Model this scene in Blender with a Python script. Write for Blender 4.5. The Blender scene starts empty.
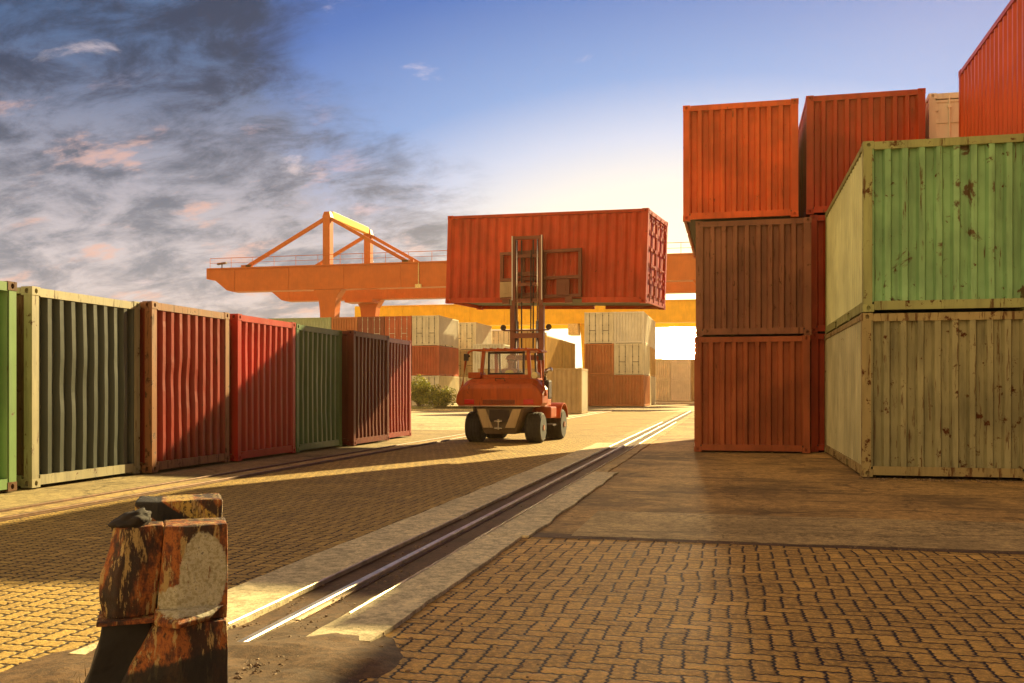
import bpy, bmesh, math, random
from mathutils import Vector, Matrix, noise
R = math.radians
random.seed(7)
scene = bpy.context.scene
C = scene.collection
EXPO = 1.45
YAW = R(12.98)
CAMZ = 1.36
Fv = Vector((-math.sin(YAW), math.cos(YAW), 0)); Rv = Vector((math.cos(YAW), math.sin(YAW), 0))
def cam2w(lat, d, z=0.0):
    p = Rv * lat + Fv * d
    return Vector((p.x, p.y, z))
SUN = Vector((0.4, 1.0, 0.0)).normalized() * math.cos(R(24.5)); SUN.z = math.sin(R(24.5))

# ------------------------------------------------------------------ node helpers
class V:
    """a value socket with arithmetic"""
    def __init__(s, t, sock): s.t = t; s.s = sock
    def _m(s, op, *a):
        n = s.t.nodes.new('ShaderNodeMath'); n.operation = op
        for i, x in enumerate((s,) + a):
            if isinstance(x, V): s.t.links.new(x.s, n.inputs[i])
            else: n.inputs[i].default_value = x
        return V(s.t, n.outputs[0])
    def __add__(s, o): return s._m('ADD', o)
    def __radd__(s, o): return s._m('ADD', o)
    def __sub__(s, o): return s._m('SUBTRACT', o)
    def __rsub__(s, o): return (s * -1.0) + o
    def __mul__(s, o): return s._m('MULTIPLY', o)
    def __rmul__(s, o): return s._m('MULTIPLY', o)
    def __truediv__(s, o): return s._m('DIVIDE', o)
    def floor(s): return s._m('FLOOR')
    def fract(s): return s._m('FRACT')
    def mod(s, o): return s._m('FLOORED_MODULO', o)
    def min(s, o): return s._m('MINIMUM', o)
    def max(s, o): return s._m('MAXIMUM', o)
    def gt(s, o): return s._m('GREATER_THAN', o)
    def lt(s, o): return s._m('LESS_THAN', o)
    def pingpong(s, o): return s._m('PINGPONG', o)
    def abs(s): return s._m('ABSOLUTE')
    def pow(s, o): return s._m('POWER', o)
    def acos(s): return s._m('ARCCOSINE')
    def atan2(s, o): return s._m('ARCTAN2', o)
    def exp(s): return s._m('EXPONENT')
    def step(s, a, b):
        n = s.t.nodes.new('ShaderNodeMapRange'); n.interpolation_type = 'SMOOTHSTEP'
        s.t.links.new(s.s, n.inputs[0]); n.inputs[1].default_value = a; n.inputs[2].default_value = b
        return V(s.t, n.outputs[0])
class T:
    def __init__(s, tree): s.t = tree
    def n(s, typ, **kw):
        n = s.t.nodes.new(typ)
        for k, v in kw.items(): setattr(n, k, v)
        return n
    def link(s, a, b): s.t.links.new(a.s if isinstance(a, V) else a, b)
    def comb(s, x, y, z=0.0):
        n = s.n('ShaderNodeCombineXYZ')
        for i, q in enumerate((x, y, z)):
            if isinstance(q, V): s.link(q, n.inputs[i])
            else: n.inputs[i].default_value = q
        return n.outputs[0]
    def sep(s, vec):
        n = s.n('ShaderNodeSeparateXYZ'); s.link(vec, n.inputs[0])
        return [V(s.t, o) for o in n.outputs]
    def noise(s, vec, scale, detail=4, rough=0.55, dist=0.0):
        n = s.n('ShaderNodeTexNoise'); s.link(vec, n.inputs['Vector'])
        n.inputs['Scale'].default_value = scale; n.inputs['Detail'].default_value = detail
        n.inputs['Roughness'].default_value = rough; n.inputs['Distortion'].default_value = dist
        return V(s.t, n.outputs[0])
    def mapv(s, vec, scale=(1, 1, 1), loc=(0, 0, 0), rot=(0, 0, 0)):
        n = s.n('ShaderNodeMapping'); s.link(vec, n.inputs[0])
        n.inputs['Scale'].default_value = scale; n.inputs['Location'].default_value = loc; n.inputs['Rotation'].default_value = rot
        return n.outputs[0]
    def mix(s, f, a, b, mode='MIX'):
        n = s.n('ShaderNodeMix', data_type='RGBA', blend_type=mode)
        for sock, q in ((n.inputs[0], f), (n.inputs[6], a), (n.inputs[7], b)):
            if isinstance(q, (V,)): s.link(q, sock)
            elif isinstance(q, bpy.types.NodeSocket): s.link(q, sock)
            elif isinstance(q, (int, float)): sock.default_value = q if sock == n.inputs[0] else (q, q, q, 1)
            else: sock.default_value = (*q[:3], 1)
        return n.outputs[2]
    def ramp(s, f, stops):
        n = s.n('ShaderNodeValToRGB'); s.link(f, n.inputs[0])
        e = n.color_ramp.elements
        while len(e) < len(stops): e.new(0.5)
        for el, (p, c) in zip(e, stops): el.position = p; el.color = (*c[:3], 1)
        return n.outputs[0]
def newmat(name):
    m = bpy.data.materials.new(name); m.use_nodes = True
    t = T(m.node_tree); b = m.node_tree.nodes['Principled BSDF']
    return m, t, b
def bump(t, b, h, strength, dist):
    n = t.n('ShaderNodeBump'); n.inputs['Strength'].default_value = strength; n.inputs['Distance'].default_value = dist
    t.link(h, n.inputs['Height']); t.link(n.outputs[0], b.inputs['Normal'])
def objvec(t):
    tc = t.n('ShaderNodeTexCoord'); oi = t.n('ShaderNodeObjectInfo')
    r = V(t.t, oi.outputs['Random']) * 37.0
    n = t.n('ShaderNodeVectorMath', operation='ADD'); t.link(tc.outputs['Object'], n.inputs[0]); t.link(t.comb(r, r, r), n.inputs[1])
    return n.outputs[0]

RUST = (0.13, 0.042, 0.014)
def paint(name, col, rust=0.3, fade=0.25, rough=0.5, dirt=0.4, streak=True, rustcol=RUST, metal=0.0, spots=0.0, spec=0.22, sx=9):
    m, t, b = newmat(name)
    v = objvec(t)
    big = t.noise(v, 0.9, 3, 0.6)
    c = t.mix(big.step(0.3, 0.75), [x * (1 - 0.5 * fade) for x in col], [min(1, x * (1 + 0.45 * fade) + 0.006 * fade) for x in col])
    # grime in broad vertical runs
    g = t.noise(t.mapv(v, (5, 5, 0.55)), 1.6, 5, 0.6)
    c = t.mix(g.step(0.45, 0.72) * (dirt * 0.75), c, [x * 0.32 + 0.008 for x in col])
    # rust : patches of their own shape + streaks below
    s1 = t.noise(t.mapv(v, (sx, sx, 1.1)), 1.5, 8, 0.68)
    s2 = t.noise(v, 5.0, 9, 0.7)
    th = 0.685 - 0.19 * rust
    r = s1.step(th, th + 0.07) * 0.85 if streak else s1 * 0.0
    r = r.max(s2.step(th + 0.02, th + 0.08))
    rc = t.mix(t.noise(v, 22, 4), rustcol, [x * 0.35 for x in rustcol])
    c = t.mix(r, c, rc)
    if spots:
        s3 = t.noise(v, 1.7, 7, 0.62, 0.6)
        c = t.mix(s3.step(0.75 - spots * .1, 0.8 - spots * .1) * 0.9, c, rc)
    t.link(c, b.inputs['Base Color'])
    t.link(r * 0.35 + (rough + 0.0) + (g - 0.5) * 0.3, b.inputs['Roughness'])
    b.inputs['Metallic'].default_value = metal
    b.inputs['Specular IOR Level'].default_value = spec
    fine = t.noise(v, 60, 3)
    bump(t, b, fine * 0.3 + r * -0.5 + s2 * 0.4, 0.35, 0.006)
    return m
def plain(name, col, rough=0.6, metal=0.0, var=0.25, scale=8, bmp=0.2, emit=None):
    m, t, b = newmat(name)
    v = objvec(t)
    n = t.noise(v, scale, 6, 0.65)
    t.link(t.mix(n.step(0.3, 0.7), [x * (1 - var) for x in col], [min(1, x * (1 + var)) for x in col]), b.inputs['Base Color'])
    b.inputs['Roughness'].default_value = rough; b.inputs['Metallic'].default_value = metal
    if bmp: bump(t, b, t.noise(v, scale * 6, 4), bmp, 0.005)
    return m

# ------------------------------------------------------------------ mesh helpers
class MB:
    def __init__(s): s.bm = bmesh.new()
    def box(s, x0, x1, y0, y1, z0, z1, M=None):
        vs = [s.bm.verts.new(p) for p in ((x0,y0,z0),(x1,y0,z0),(x1,y1,z0),(x0,y1,z0),(x0,y0,z1),(x1,y0,z1),(x1,y1,z1),(x0,y1,z1))]
        if M:
            for v in vs: v.co = M @ v.co
        for f in ((0,3,2,1),(4,5,6,7),(0,1,5,4),(1,2,6,5),(2,3,7,6),(3,0,4,7)): s.bm.faces.new([vs[i] for i in f])
        return s
    def loft(s, loops, cap=True, closed=True):
        L = [[s.bm.verts.new(p) for p in lp] for lp in loops]
        n = len(L[0])
        for a, b in zip(L, L[1:]):
            for i in range(n if closed else n - 1):
                j = (i + 1) % n
                s.bm.faces.new((a[i], a[j], b[j], b[i]))
        if cap and closed:
            s.bm.faces.new(L[0][::-1]); s.bm.faces.new(L[-1])
        return s
    def tube(s, pts, r, seg=10, r2=None):
        pts = [Vector(p) for p in pts]; loops = []
        for i, p in enumerate(pts):
            d = (pts[min(i+1, len(pts)-1)] - pts[max(i-1, 0)]).normalized()
            up = Vector((0,0,1)) if abs(d.z) < 0.95 else Vector((0,1,0))
            a = d.cross(up).normalized(); b = d.cross(a).normalized()
            rr = r if r2 is None else r + (r2 - r) * i / (len(pts) - 1)
            loops.append([p + a * rr * math.cos(2*math.pi*k/seg) + b * rr * math.sin(2*math.pi*k/seg) for k in range(seg)])
        return s.loft(loops)
    def beam(s, p, q, w, h, w2=None, h2=None):
        p = Vector(p); q = Vector(q); d = (q - p).normalized()
        up = Vector((0,0,1)) if abs(d.z) < 0.9 else Vector((0,1,0))
        a = d.cross(up).normalized(); b = a.cross(d).normalized(); loops = []
        for c, ww, hh in ((p, w, h), (q, w2 or w, h2 or h)):
            loops.append([c + a*x*ww/2 + b*y*hh/2 for x, y in ((-1,-1),(1,-1),(1,1),(-1,1))])
        return s.loft(loops)
    def prism(s, pts2, a0, a1, axis='y'):
        def P(u, v, a): return {'y': (u, a, v), 'x': (a, u, v), 'z': (u, v, a)}[axis]
        return s.loft([[P(u, v, a0) for u, v in pts2], [P(u, v, a1) for u, v in pts2]])
    def lathe(s, prof, axis='x', seg=28, c=(0,0,0)):
        loops = []
        for a, r in prof:
            lp = []
            for k in range(seg):
                t = 2*math.pi*k/seg; u, w = r*math.cos(t), r*math.sin(t)
                q = {'x': (a, u, w), 'y': (u, a, w), 'z': (u, w, a)}[axis]
                lp.append((q[0]+c[0], q[1]+c[1], q[2]+c[2]))
            loops.append(lp)
        return s.loft(loops)
    def mesh(s, name, bevel=0, smooth=False):
        bmesh.ops.recalc_face_normals(s.bm, faces=s.bm.faces[:])
        if bevel:
            bmesh.ops.bevel(s.bm, geom=s.bm.edges[:], offset=bevel, segments=2, affect='EDGES', profile=0.6, clamp_overlap=True)
        me = bpy.data.meshes.new(name); s.bm.to_mesh(me); s.bm.free()
        if smooth:
            for p in me.polygons: p.use_smooth = True
        return me
    def build(s, name, mat, parent=None, bevel=0, smooth=False, **kw):
        return link(name, s.mesh(name, bevel, smooth), mat, parent)
def link(name, me, mat, parent=None, loc=None, rot=None):
    if not me.materials: me.materials.append(None)
    o = bpy.data.objects.new(name, me); C.objects.link(o)
    o.material_slots[0].link = 'OBJECT'; o.material_slots[0].material = mat
    if parent: o.parent = parent
    if loc: o.location = loc
    if rot: o.rotation_euler = rot
    return o
def empty(name, loc=(0,0,0), rz=0, label=None, cat=None, group=None):
    o = bpy.data.objects.new(name, None); C.objects.link(o)
    o.empty_display_size = 0.3; o.location = loc; o.rotation_euler = (0,0,rz)
    tag(o, label, cat, group); return o
def tag(o, label=None, cat=None, group=None, kind=None):
    for k, v in (('label', label), ('category', cat), ('group', group), ('kind', kind)):
        if v: o[k] = v
    return o

# ------------------------------------------------------------------ containers
def corr(length, height, period, depth, crest, flank, nz=1, seed=None, dent=0.0, bow=0.0):
    """corrugated sheet: u along x (0..length), out = -y (crest y=0, trough y=+depth), z up"""
    n = max(2, round(length / period)); per = length / n; k = per / period
    prof = [(0, 0)]
    cr, fl = crest*k, flank*k
    for i in range(n):
        o = i*per + cr/2
        prof += [(o, 0), (o+fl, depth), ((i+1)*per - cr/2 - fl, depth), ((i+1)*per - cr/2, 0)]
    prof.append((length, 0))
    bm = bmesh.new(); cols = []
    for u, d in prof:
        col = []
        for j in range(nz+1):
            z = height*j/nz; off = 0; du = 0
            if seed is not None and 0 < j < nz and 0 < u < length:
                q = Vector((u*1.3 + seed*7.1, z*1.2, seed))
                e = min(1, min(u, length-u)/0.35, min(z, height-z)/0.3)
                off = (bow*math.sin(math.pi*z/height)*math.sin(math.pi*u/length)
                       + dent*max(0, noise.noise(q)-0.12)*3.2 + dent*.35*noise.noise(q*4)) * e
                du = e*(dent*0.45*noise.noise(q + Vector((9, 3, 1))) + dent*.25*noise.noise(q*5))
            col.append(bm.verts.new((u+du, d+off, z)))
        cols.append(col)
    for a, b in zip(cols, cols[1:]):
        for j in range(nz): bm.faces.new((a[j], b[j], b[j+1], a[j+1]))
    me = bpy.data.meshes.new('sheet'); bm.to_mesh(me); bm.free(); return me
def xform(me, M): me.transform(M); return me
_cache = {}
def cached(key, fn):
    if key not in _cache: _cache[key] = fn()
    return _cache[key]
def casting_mesh():
    def f():
        bm = bmesh.new(); hs = (0.089, 0.081, 0.059)
        for ax in range(3):
            u, w = [a for a in range(3) if a != ax]
            for sg in (-1, 1):
                rings = []
                for kind in range(4):
                    ring = []
                    for k in range(16):
                        t = 2*math.pi*(k+.5)/16; c, s_ = math.cos(t), math.sin(t)
                        if kind == 0:
                            m = max(abs(c), abs(s_)); a, b = c/m, s_/m
                            p = [a*hs[u], b*hs[w]]
                            p = [round(p[0], 5), round(p[1], 5)]
                        else:
                            # oval slot, taller across w for vertical faces
                            ru, rw = (0.028, 0.038) if ax != 2 else (0.05, 0.028)
                            if ax != 2: ru, rw = 0.030, 0.036
                            p = [c*ru, s_*rw]
                        co = [0,0,0]; co[u], co[w] = p
                        co[ax] = sg*(hs[ax] - (0 if kind < 2 else 0.05))
                        if kind == 3: co[u] *= .01; co[w] *= .01
                        ring.append(bm.verts.new(co))
                    rings.append(ring)
                for a, b in zip(rings, rings[1:]):
                    for k in range(16): bm.faces.new((a[k], a[(k+1)%16], b[(k+1)%16], b[k]))
                # fill square corners
                r0 = rings[0]
                for k in range(16):
                    p, q = r0[k].co, r0[(k+1)%16].co
                    if abs(abs(p[u])-hs[u]) < 1e-4 and abs(abs(q[w])-hs[w]) < 1e-4 and abs(abs(q[u])-hs[u]) > 1e-4 or \
                       abs(abs(p[w])-hs[w]) < 1e-4 and abs(abs(q[u])-hs[u]) < 1e-4 and abs(abs(q[w])-hs[w]) > 1e-4:
                        co = [0,0,0]; co[ax] = sg*hs[ax]
                        co[u] = math.copysign(hs[u], p[u]+q[u]); co[w] = math.copysign(hs[w], p[w]+q[w])
                        bm.faces.new((r0[k], bm.verts.new(co), r0[(k+1)%16]))
        bmesh.ops.remove_doubles(bm, verts=bm.verts[:], dist=1e-4)
        bmesh.ops.recalc_face_normals(bm, faces=bm.faces[:])
        me = bpy.data.meshes.new('corner_casting'); bm.to_mesh(me); bm.free(); return me
    return cached('cast', f)

def container(label, loc, rz, H, mat, door=False, near=False, L=6.06, W=2.44, group=None, fmat=None, cmat=None,
              seed=1, dent=0.0, bow=0.0, panelmats=None, ends=(True, True), name='shipping_container', tilt=0, holesmat=None):
    """origin bottom centre; long axis local x; the detailed end (door or corrugated blind end) is +x"""
    root = empty(name, loc, rz, label, 'shipping container', group)
    root.rotation_euler = (0, tilt, rz)
    fmat = fmat or mat; cmat = cmat or fmat
    pm = panelmats or {}
    ct = 0.16; pw = 0.13
    def fr():
        m = MB(); hx, hy = L/2 - 0.006, W/2 - 0.006
        for sx in (-1, 1):
            for sy in (-1, 1):
                x0, x1 = sorted((sx*hx, sx*(hx-pw))); y0, y1 = sorted((sy*hy, sy*(hy-pw)))
                m.box(x0, x1, y0, y1, 0.115, H-0.115)
            x0, x1 = sorted((sx*hx, sx*(hx-0.07)))
            m.box(x0, x1, -hy+0.16, hy-0.16, H-0.13, H-0.012)
            m.box(x0, x1, -hy+0.16, hy-0.16, 0.03, 0.165)
        for sy in (-1, 1):
            y0, y1 = sorted((sy*hy, sy*(hy-0.06)))
            m.box(-hx+0.175, hx-0.175, y0, y1, H-0.095, H-0.012)
            # bottom side rail with fork pockets
            y0, y1 = sorted((sy*(hy-0.005), sy*(hy-0.06)))
            xs = [-hx+0.175, -1.2, -0.85, 0.85, 1.2, hx-0.175]
            for a, b in ((0,1),(2,3),(4,5)): m.box(xs[a], xs[b], y0, y1, 0.02, 0.165)
            for a, b in ((1,2),(3,4)): m.box(xs[a], xs[b], y0, y1, 0.135, 0.165)
        if not near:
            for sx in (-1, 1):
                for sy in (-1, 1):
                    for z0 in (0, H-0.118):
                        x0, x1 = sorted((sx*L/2, sx*(L/2-0.178))); y0, y1 = sorted((sy*W/2, sy*(W/2-0.162)))
                        m.box(x0, x1, y0, y1, z0, z0+0.118)
        return m.mesh('frame')
    link('frame', cached(('fr', L, W, H, near), fr), fmat, root)
    if near:
        for sx in (-1, 1):
            for sy in (-1, 1):
                for z0 in (0.059, H-0.059):
                    link('corner_casting', casting_mesh(), cmat, root, loc=(sx*(L/2-0.089), sy*(W/2-0.081), z0))
    ph = H - 0.25; z0 = 0.15
    nz = 26 if near else 1
    sd = seed if near and (dent or bow) else None
    def side(sg, sdd):
        def f():
            me = corr(L-2*pw+0.02, ph, 0.278, 0.036, 0.07, 0.068, nz if sdd is not None else 1, sdd, dent, bow)
            M = Matrix.Translation((-(L-2*pw+0.02)/2, -W/2+0.022, z0))
            if sg > 0: M = Matrix.Rotation(math.pi, 4, 'Z') @ M
            return xform(me, M)
        return f
    for sg in (-1, 1):
        s2 = None if sd is None else sd + (5 if sg > 0 else 0)
        link('side_panel', cached(('sp', L, W, H, sg, s2, dent, bow), side(sg, s2)), pm.get('side', mat), root)
    def end(sg, sdd):
        def f():
            lw = W-2*pw+0.02
            me = corr(lw, ph-0.01, 0.25, 0.085, 0.08, 0.035, nz if sdd is not None else 1, sdd, dent, bow)
            M = Matrix.Translation((-lw/2, -L/2+0.016, z0+0.005))
            return xform(me, Matrix.Rotation(math.pi/2 if sg > 0 else -math.pi/2, 4, 'Z') @ M)
        return f
    for sg in (-1, 1):
        if sg > 0 and door: continue
        s2 = None if sd is None else sd + (11 if sg > 0 else 17)
        link('end_panel', cached(('ep', L, W, H, sg, s2, dent, bow), end(sg, s2)), pm.get('end', mat), root)
    def roof():
        m = MB(); n = 24
        pts = []
        for i in range(n):
            x = -L/2+0.1 + (L-0.2)*i/n; d = (L-0.2)/n
            pts += [(x, 0), (x+d*.2, -.018), (x+d*.6, -.018), (x+d*.8, 0)]
        pts.append((L/2-0.1, 0))
        m.loft([[(x, y, H-0.02+z) for x, z in pts] for y in (-W/2+0.03, W/2-0.03)], cap=False, closed=False)
        return m.mesh('roof_panel')
    link('roof_panel', cached(('rf', L, W, H), roof), mat, root)
    link('floor_panel', cached(('fl', L, W, H), lambda: MB().box(-L/2+.08, L/2-.08, -W/2+.07, W/2-.07, 0.12, 0.149).mesh('floor_panel')), M_dark, root)
    if door:
        dw = (W-2*pw)/2 - 0.004
        def dm(sy):
            def f():
                m = MB(); y0, y1 = sorted((sy*0.006, sy*dw)); X = L/2-0.05
                zb, zt = 0.18, H-0.15
                m.box(X-0.03, X, y0, y1, zb, zt)
                # raised horizontal ribs between recessed panels
                for k in range(6):
                    zz = zb + (zt-zb)*(k+0.0)/5
                    m.box(X, X+0.022, y0+0.03, y1-0.03, max(zb, zz-0.05), min(zt, zz+0.05))
                m.box(X, X+0.024, y0, y0+0.029, zb, zt); m.box(X, X+0.024, y1-0.029, y1, zb, zt)
                for k in range(4):
                    zz = zb+0.2+(zt-zb-0.4)*k/3; yo = sy*dw
                    a, b = sorted((yo - sy*.06, yo + sy*.05)); m.box(X+0.025, X+0.043, a, b, zz-0.04, zz+0.04)
                return m.mesh('door')
            return f
        def bar(sy, kk):
            def f():
                m = MB(); y = sy*dw*(0.28 if kk == 0 else 0.74); X = L/2-0.008
                m.tube([(X, y, 0.08), (X, y, H-0.06)], 0.017, 8)
                for zz in (0.25, 0.8, 1.5, H-0.3): m.box(X-0.03, X+0.02, y-0.035, y+0.035, zz-0.03, zz+0.03)
                m.box(X+0.012, X+0.03, y-0.02, y+sy*0.3*(-1 if kk else 1)+0.02 if (sy*(-1 if kk else 1)) > 0 else y+0.02, 1.05, 1.09) if False else m.box(X+0.012, X+0.028, *sorted((y, y+sy*0.26*(-1 if kk else 1))), 1.05, 1.09)
                return m.mesh('locking_bar')
            return f
        for sy in (-1, 1):
            d = link('door', cached(('dm', L, W, H, sy), dm(sy)), pm.get('door', mat), root)
            for kk in (0, 1):
                link('locking_bar', cached(('bar', L, W, H, sy, kk), bar(sy, kk)), pm.get('bar', M_bar), d)
    return root

# materials ------------------------------------------------------------------
M_dark = plain('dark_steel', (0.03, 0.024, 0.02), 0.6)
M_bar = plain('galvanised_bar', (0.42, 0.38, 0.3), 0.4, 0.6)
M_black = paint('paint_slate', (0.075, 0.085, 0.072), 0.1, 0.2, 0.40, 0.25, spec=0.35)
M_blackf = paint('paint_cream_frame', (0.40, 0.36, 0.22), 0.5, 0.3, 0.46, 0.7, spec=0.7)
M_red1 = paint('paint_dark_red', (0.26, 0.017, 0.006), 0.25, 0.3, 0.40, 0.15, spec=0.4)
M_red1f = paint('paint_dark_red_frame', (0.27, 0.10, 0.03), 0.7, 0.3, 0.46, 0.6, spec=0.7)
M_red2 = paint('paint_bright_red', (0.42, 0.013, 0.006), 0.15, 0.3, 0.40, 0.15, spec=0.4)
M_green1 = paint('paint_mid_green', (0.085, 0.17, 0.055), 0.2, 0.3, 0.4, 0.3, spec=0.4)
M_green0 = paint('paint_pale_green', (0.20, 0.34, 0.13), 0.4, 0.3, 0.42, 0.4, spec=0.4)
M_rustb = paint('paint_rust_brown', (0.16, 0.075, 0.035), 0.7, 0.4, 0.6, 0.7)
M_brown = paint('paint_maroon', (0.13, 0.020, 0.010), 0.35, 0.3, 0.45, 0.5)
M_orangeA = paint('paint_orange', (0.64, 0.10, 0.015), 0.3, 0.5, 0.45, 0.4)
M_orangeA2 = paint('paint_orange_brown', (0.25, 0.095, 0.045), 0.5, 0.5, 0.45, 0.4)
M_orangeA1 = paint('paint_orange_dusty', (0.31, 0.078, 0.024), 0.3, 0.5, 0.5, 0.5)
M_redB = paint('paint_red_orange', (0.44, 0.052, 0.010), 0.25, 0.5, 0.45, 0.45)
M_orangeC = paint('paint_tile_red', (0.60, 0.085, 0.014), 0.2, 0.25, 0.4, 0.2)
M_lift = paint('paint_lift_orange', (0.50, 0.060, 0.010), 0.25, 0.5, 0.45, 0.45)
M_beige = paint('paint_beige', (0.74, 0.72, 0.58), 0.2, 0.3, 0.5, 0.3)
M_cream = paint('paint_cream', (0.76, 0.70, 0.52), 0.15, 0.25, 0.5, 0.3)
M_white = paint('paint_white', (0.78, 0.74, 0.62), 0.1, 0.2, 0.5, 0.2)
M_yell = paint('paint_yellow_ochre', (0.62, 0.36, 0.07), 0.1, 0.3, 0.5, 0.3)
M_tan = paint('paint_tan', (0.45, 0.32, 0.16), 0.25, 0.3, 0.5, 0.4)
M_farred = paint('paint_far_red', (0.48, 0.10, 0.04), 0.2, 0.3, 0.5, 0.3)
M_fardred = paint('paint_far_dark_red', (0.25, 0.05, 0.03), 0.2, 0.3, 0.5, 0.3)
M_farorg = paint('paint_far_orange', (0.52, 0.17, 0.05), 0.2, 0.3, 0.5, 0.3)
M_pgreen = paint('paint_far_green', (0.34, 0.42, 0.24), 0.2, 0.3, 0.5, 0.3)
M_grnU = paint('paint_grass_green', (0.24, 0.44, 0.20), 0.45, 0.5, 0.45, 0.6, spots=1.7, sx=13)
M_grnUs = paint('paint_lit_green_side', (0.66, 0.68, 0.34), 0.15, 0.3, 0.5, 0.25)  # paler than the green end: light on the side put into the colour
M_grnF = paint('paint_green_rusty_frame', (0.34, 0.36, 0.14), 0.62, 0.3, 0.5, 0.6)
M_crL = paint('paint_olive_cream', (0.30, 0.275, 0.14), 0.62, 0.45, 0.5, 0.85, spots=.6, sx=15)
M_crLs = paint('paint_lit_cream_side', (0.48, 0.45, 0.25), 0.3, 0.4, 0.5, 0.35)  # side panels coloured paler than the end to carry the light on them
M_crLf = paint('paint_olive_rusty_frame', (0.36, 0.28, 0.12), 0.75, 0.3, 0.55, 0.6)

PI = math.pi
def rowL(label, xf, y0, H, mat, seed, dent=0.012, bow=0.015, **kw):
    return container(label, (xf-3.03, y0+1.22, 0.02), 0, H, mat, near=True, seed=seed, dent=dent, bow=bow, group='containers in the row on the left', **kw)
rowL('pale green container at the left edge of the photo, first of the left row', -9.30, 8.45, 2.78, M_green0, 1, fmat=M_green0, cmat=M_rustb)
rowL('slate and cream striped container between the pale green one and the dark red one', -9.30, 11.17, 2.76, M_black, 2, 0.010, -0.02, fmat=M_blackf, cmat=M_blackf, panelmats={'side': M_rustb})
rowL('dark red container with a dented end and ochre frame, beside the striped one', -9.12, 13.66, 2.78, M_red1, 3, 0.017, 0.0, fmat=M_red1f)
rowL('bright red container crossed by a diagonal shadow, in the left row', -9.05, 16.28, 2.78, M_red2, 4)
rowL('mid green container between the bright red and the maroon containers of the left row', -9.05, 18.765, 2.76, M_green1, 5)
rowL('shaded maroon container standing proud of the left row', -8.85, 21.44, 2.78, M_brown, 6)
rowL('rust red container at the far end of the left row, partly sunlit', -9.10, 23.95, 2.78, M_red1, 7)

# right: long axis along y, end towards the camera
def colR(label, x0, yf, z, H, mat, near=True, seed=1, dent=0.010, bow=0.0, grp='containers stacked on the right', **kw):
    return container(label, (x0+1.22, yf+3.03, z), -PI/2, H, mat, near=near, seed=seed, dent=dent, bow=bow, group=grp, **kw)
colR('olive cream container streaked with rust, on the ground under the grass green one', 1.97, 15.52, 0.02, 2.53, M_crL, seed=21, dent=0.01, fmat=M_crLf, panelmats={'side': M_crLs})
colR('grass green container with rust spots on top of the olive cream one', 1.985, 15.50, 2.565, 2.63, M_grnU, seed=22, dent=0.01, fmat=M_grnF, panelmats={'side': M_grnUs})
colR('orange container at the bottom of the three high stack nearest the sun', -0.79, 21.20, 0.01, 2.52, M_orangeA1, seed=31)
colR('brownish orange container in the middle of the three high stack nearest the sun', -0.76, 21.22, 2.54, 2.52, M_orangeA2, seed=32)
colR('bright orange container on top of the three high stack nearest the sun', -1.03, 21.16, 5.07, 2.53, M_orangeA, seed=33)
colR('red container at the bottom behind the olive cream one', 1.70, 21.72, 0.01, 2.59, M_redB, seed=41)
colR('red container in the middle level behind the grass green one', 1.68, 21.72, 2.61, 2.58, M_redB, seed=42)
colR('red orange container on the top level beside the beige one', 1.60, 21.68, 5.20, 2.59, M_redB, seed=43)
colR('hidden tan container at the bottom below the beige one', 4.22, 22.3, 0.01, 2.59, M_tan, near=False, door=True)
colR('hidden tan container in the middle below the beige one', 4.22, 22.3, 2.605, 2.59, M_tan, near=False, door=True)
colR('beige container with doors on the top level beside the large tile red one', 4.18, 22.1, 5.20, 2.59, M_beige, door=True, seed=46, panelmats={'bar': M_beige})
colR('ground level maroon container at the right edge beside the olive cream one', 4.52, 14.80, 0.02, 2.58, M_brown, seed=51)
colR('middle level maroon container at the right edge beside the grass green one', 4.52, 14.80, 2.61, 2.58, M_brown, seed=52)
colR('tile red container high in the top right corner, long ribbed side in view', 4.50, 14.78, 5.20, 2.62, M_orangeC, seed=53)

# far yard : doors or blind ends facing the camera
FARG = 'containers stacked in the far yard'
def far(label, x1, yf, lev, mat, door=True, rz=-PI/2, pmx=None):
    L2, W2 = (2.44, 6.06) if rz == -PI/2 else (6.06, 2.44)
    return container(label, (x1 - L2/2, yf + W2/2, 0.01 + lev*2.6), rz, 2.59, mat, door=door, group=FARG, panelmats=dict({'bar': M_white if mat in (M_farred, M_fardred) else M_dark}, **(pmx or {})))
LV = ('bottom level', 'middle level', 'top level')
def farcol(xr, yf, specs, where, rz=-PI/2):
    for i, sp in enumerate(specs):
        nm, mt, dr = sp[:3]
        far('%s container, %s of the %s' % (nm, LV[i] if len(specs) == 3 else ('lower level', 'upper level')[i], where), xr, yf, i, mt, dr, rz, sp[3] if len(sp) > 3 else None)
farcol(-24.5, 78.3, [('pale', M_cream, True), ('plain red', M_farred, False), ('cream', M_cream, True, {'side': M_white, 'bar': M_dark})], 'far stack just right of the left row')  # top container's side painted whiter as its sunlit face
farcol(-27.0, 78.3, [('cream', M_cream, True), ('dark red', M_fardred, False), ('red door end', M_farred, True)], 'far stack column left of the cream doors')
farcol(-29.5, 78.3, [('tan', M_tan, True), ('red', M_farred, False), ('dark red door end', M_fardred, True)], 'third far stack column from the right')
farcol(-32.0, 78.3, [('tan', M_tan, False), ('dark red', M_fardred, False), ('plain orange', M_farorg, False)], 'far stack column beside the pale green one')
farcol(-34.5, 78.3, [('red', M_farred, False), ('tan', M_tan, False), ('pale green', M_pgreen, False)], 'far stack, lying lengthwise at its left end', 0)
farcol(-23.6, 87.2, [('cream', M_cream, True), ('tan', M_tan, True), ('cream narrow', M_cream, True, {'side': M_white, 'bar': M_dark})], 'second far row behind the cream doors')  # white side of the top one is sunlight put into the paint
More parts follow.
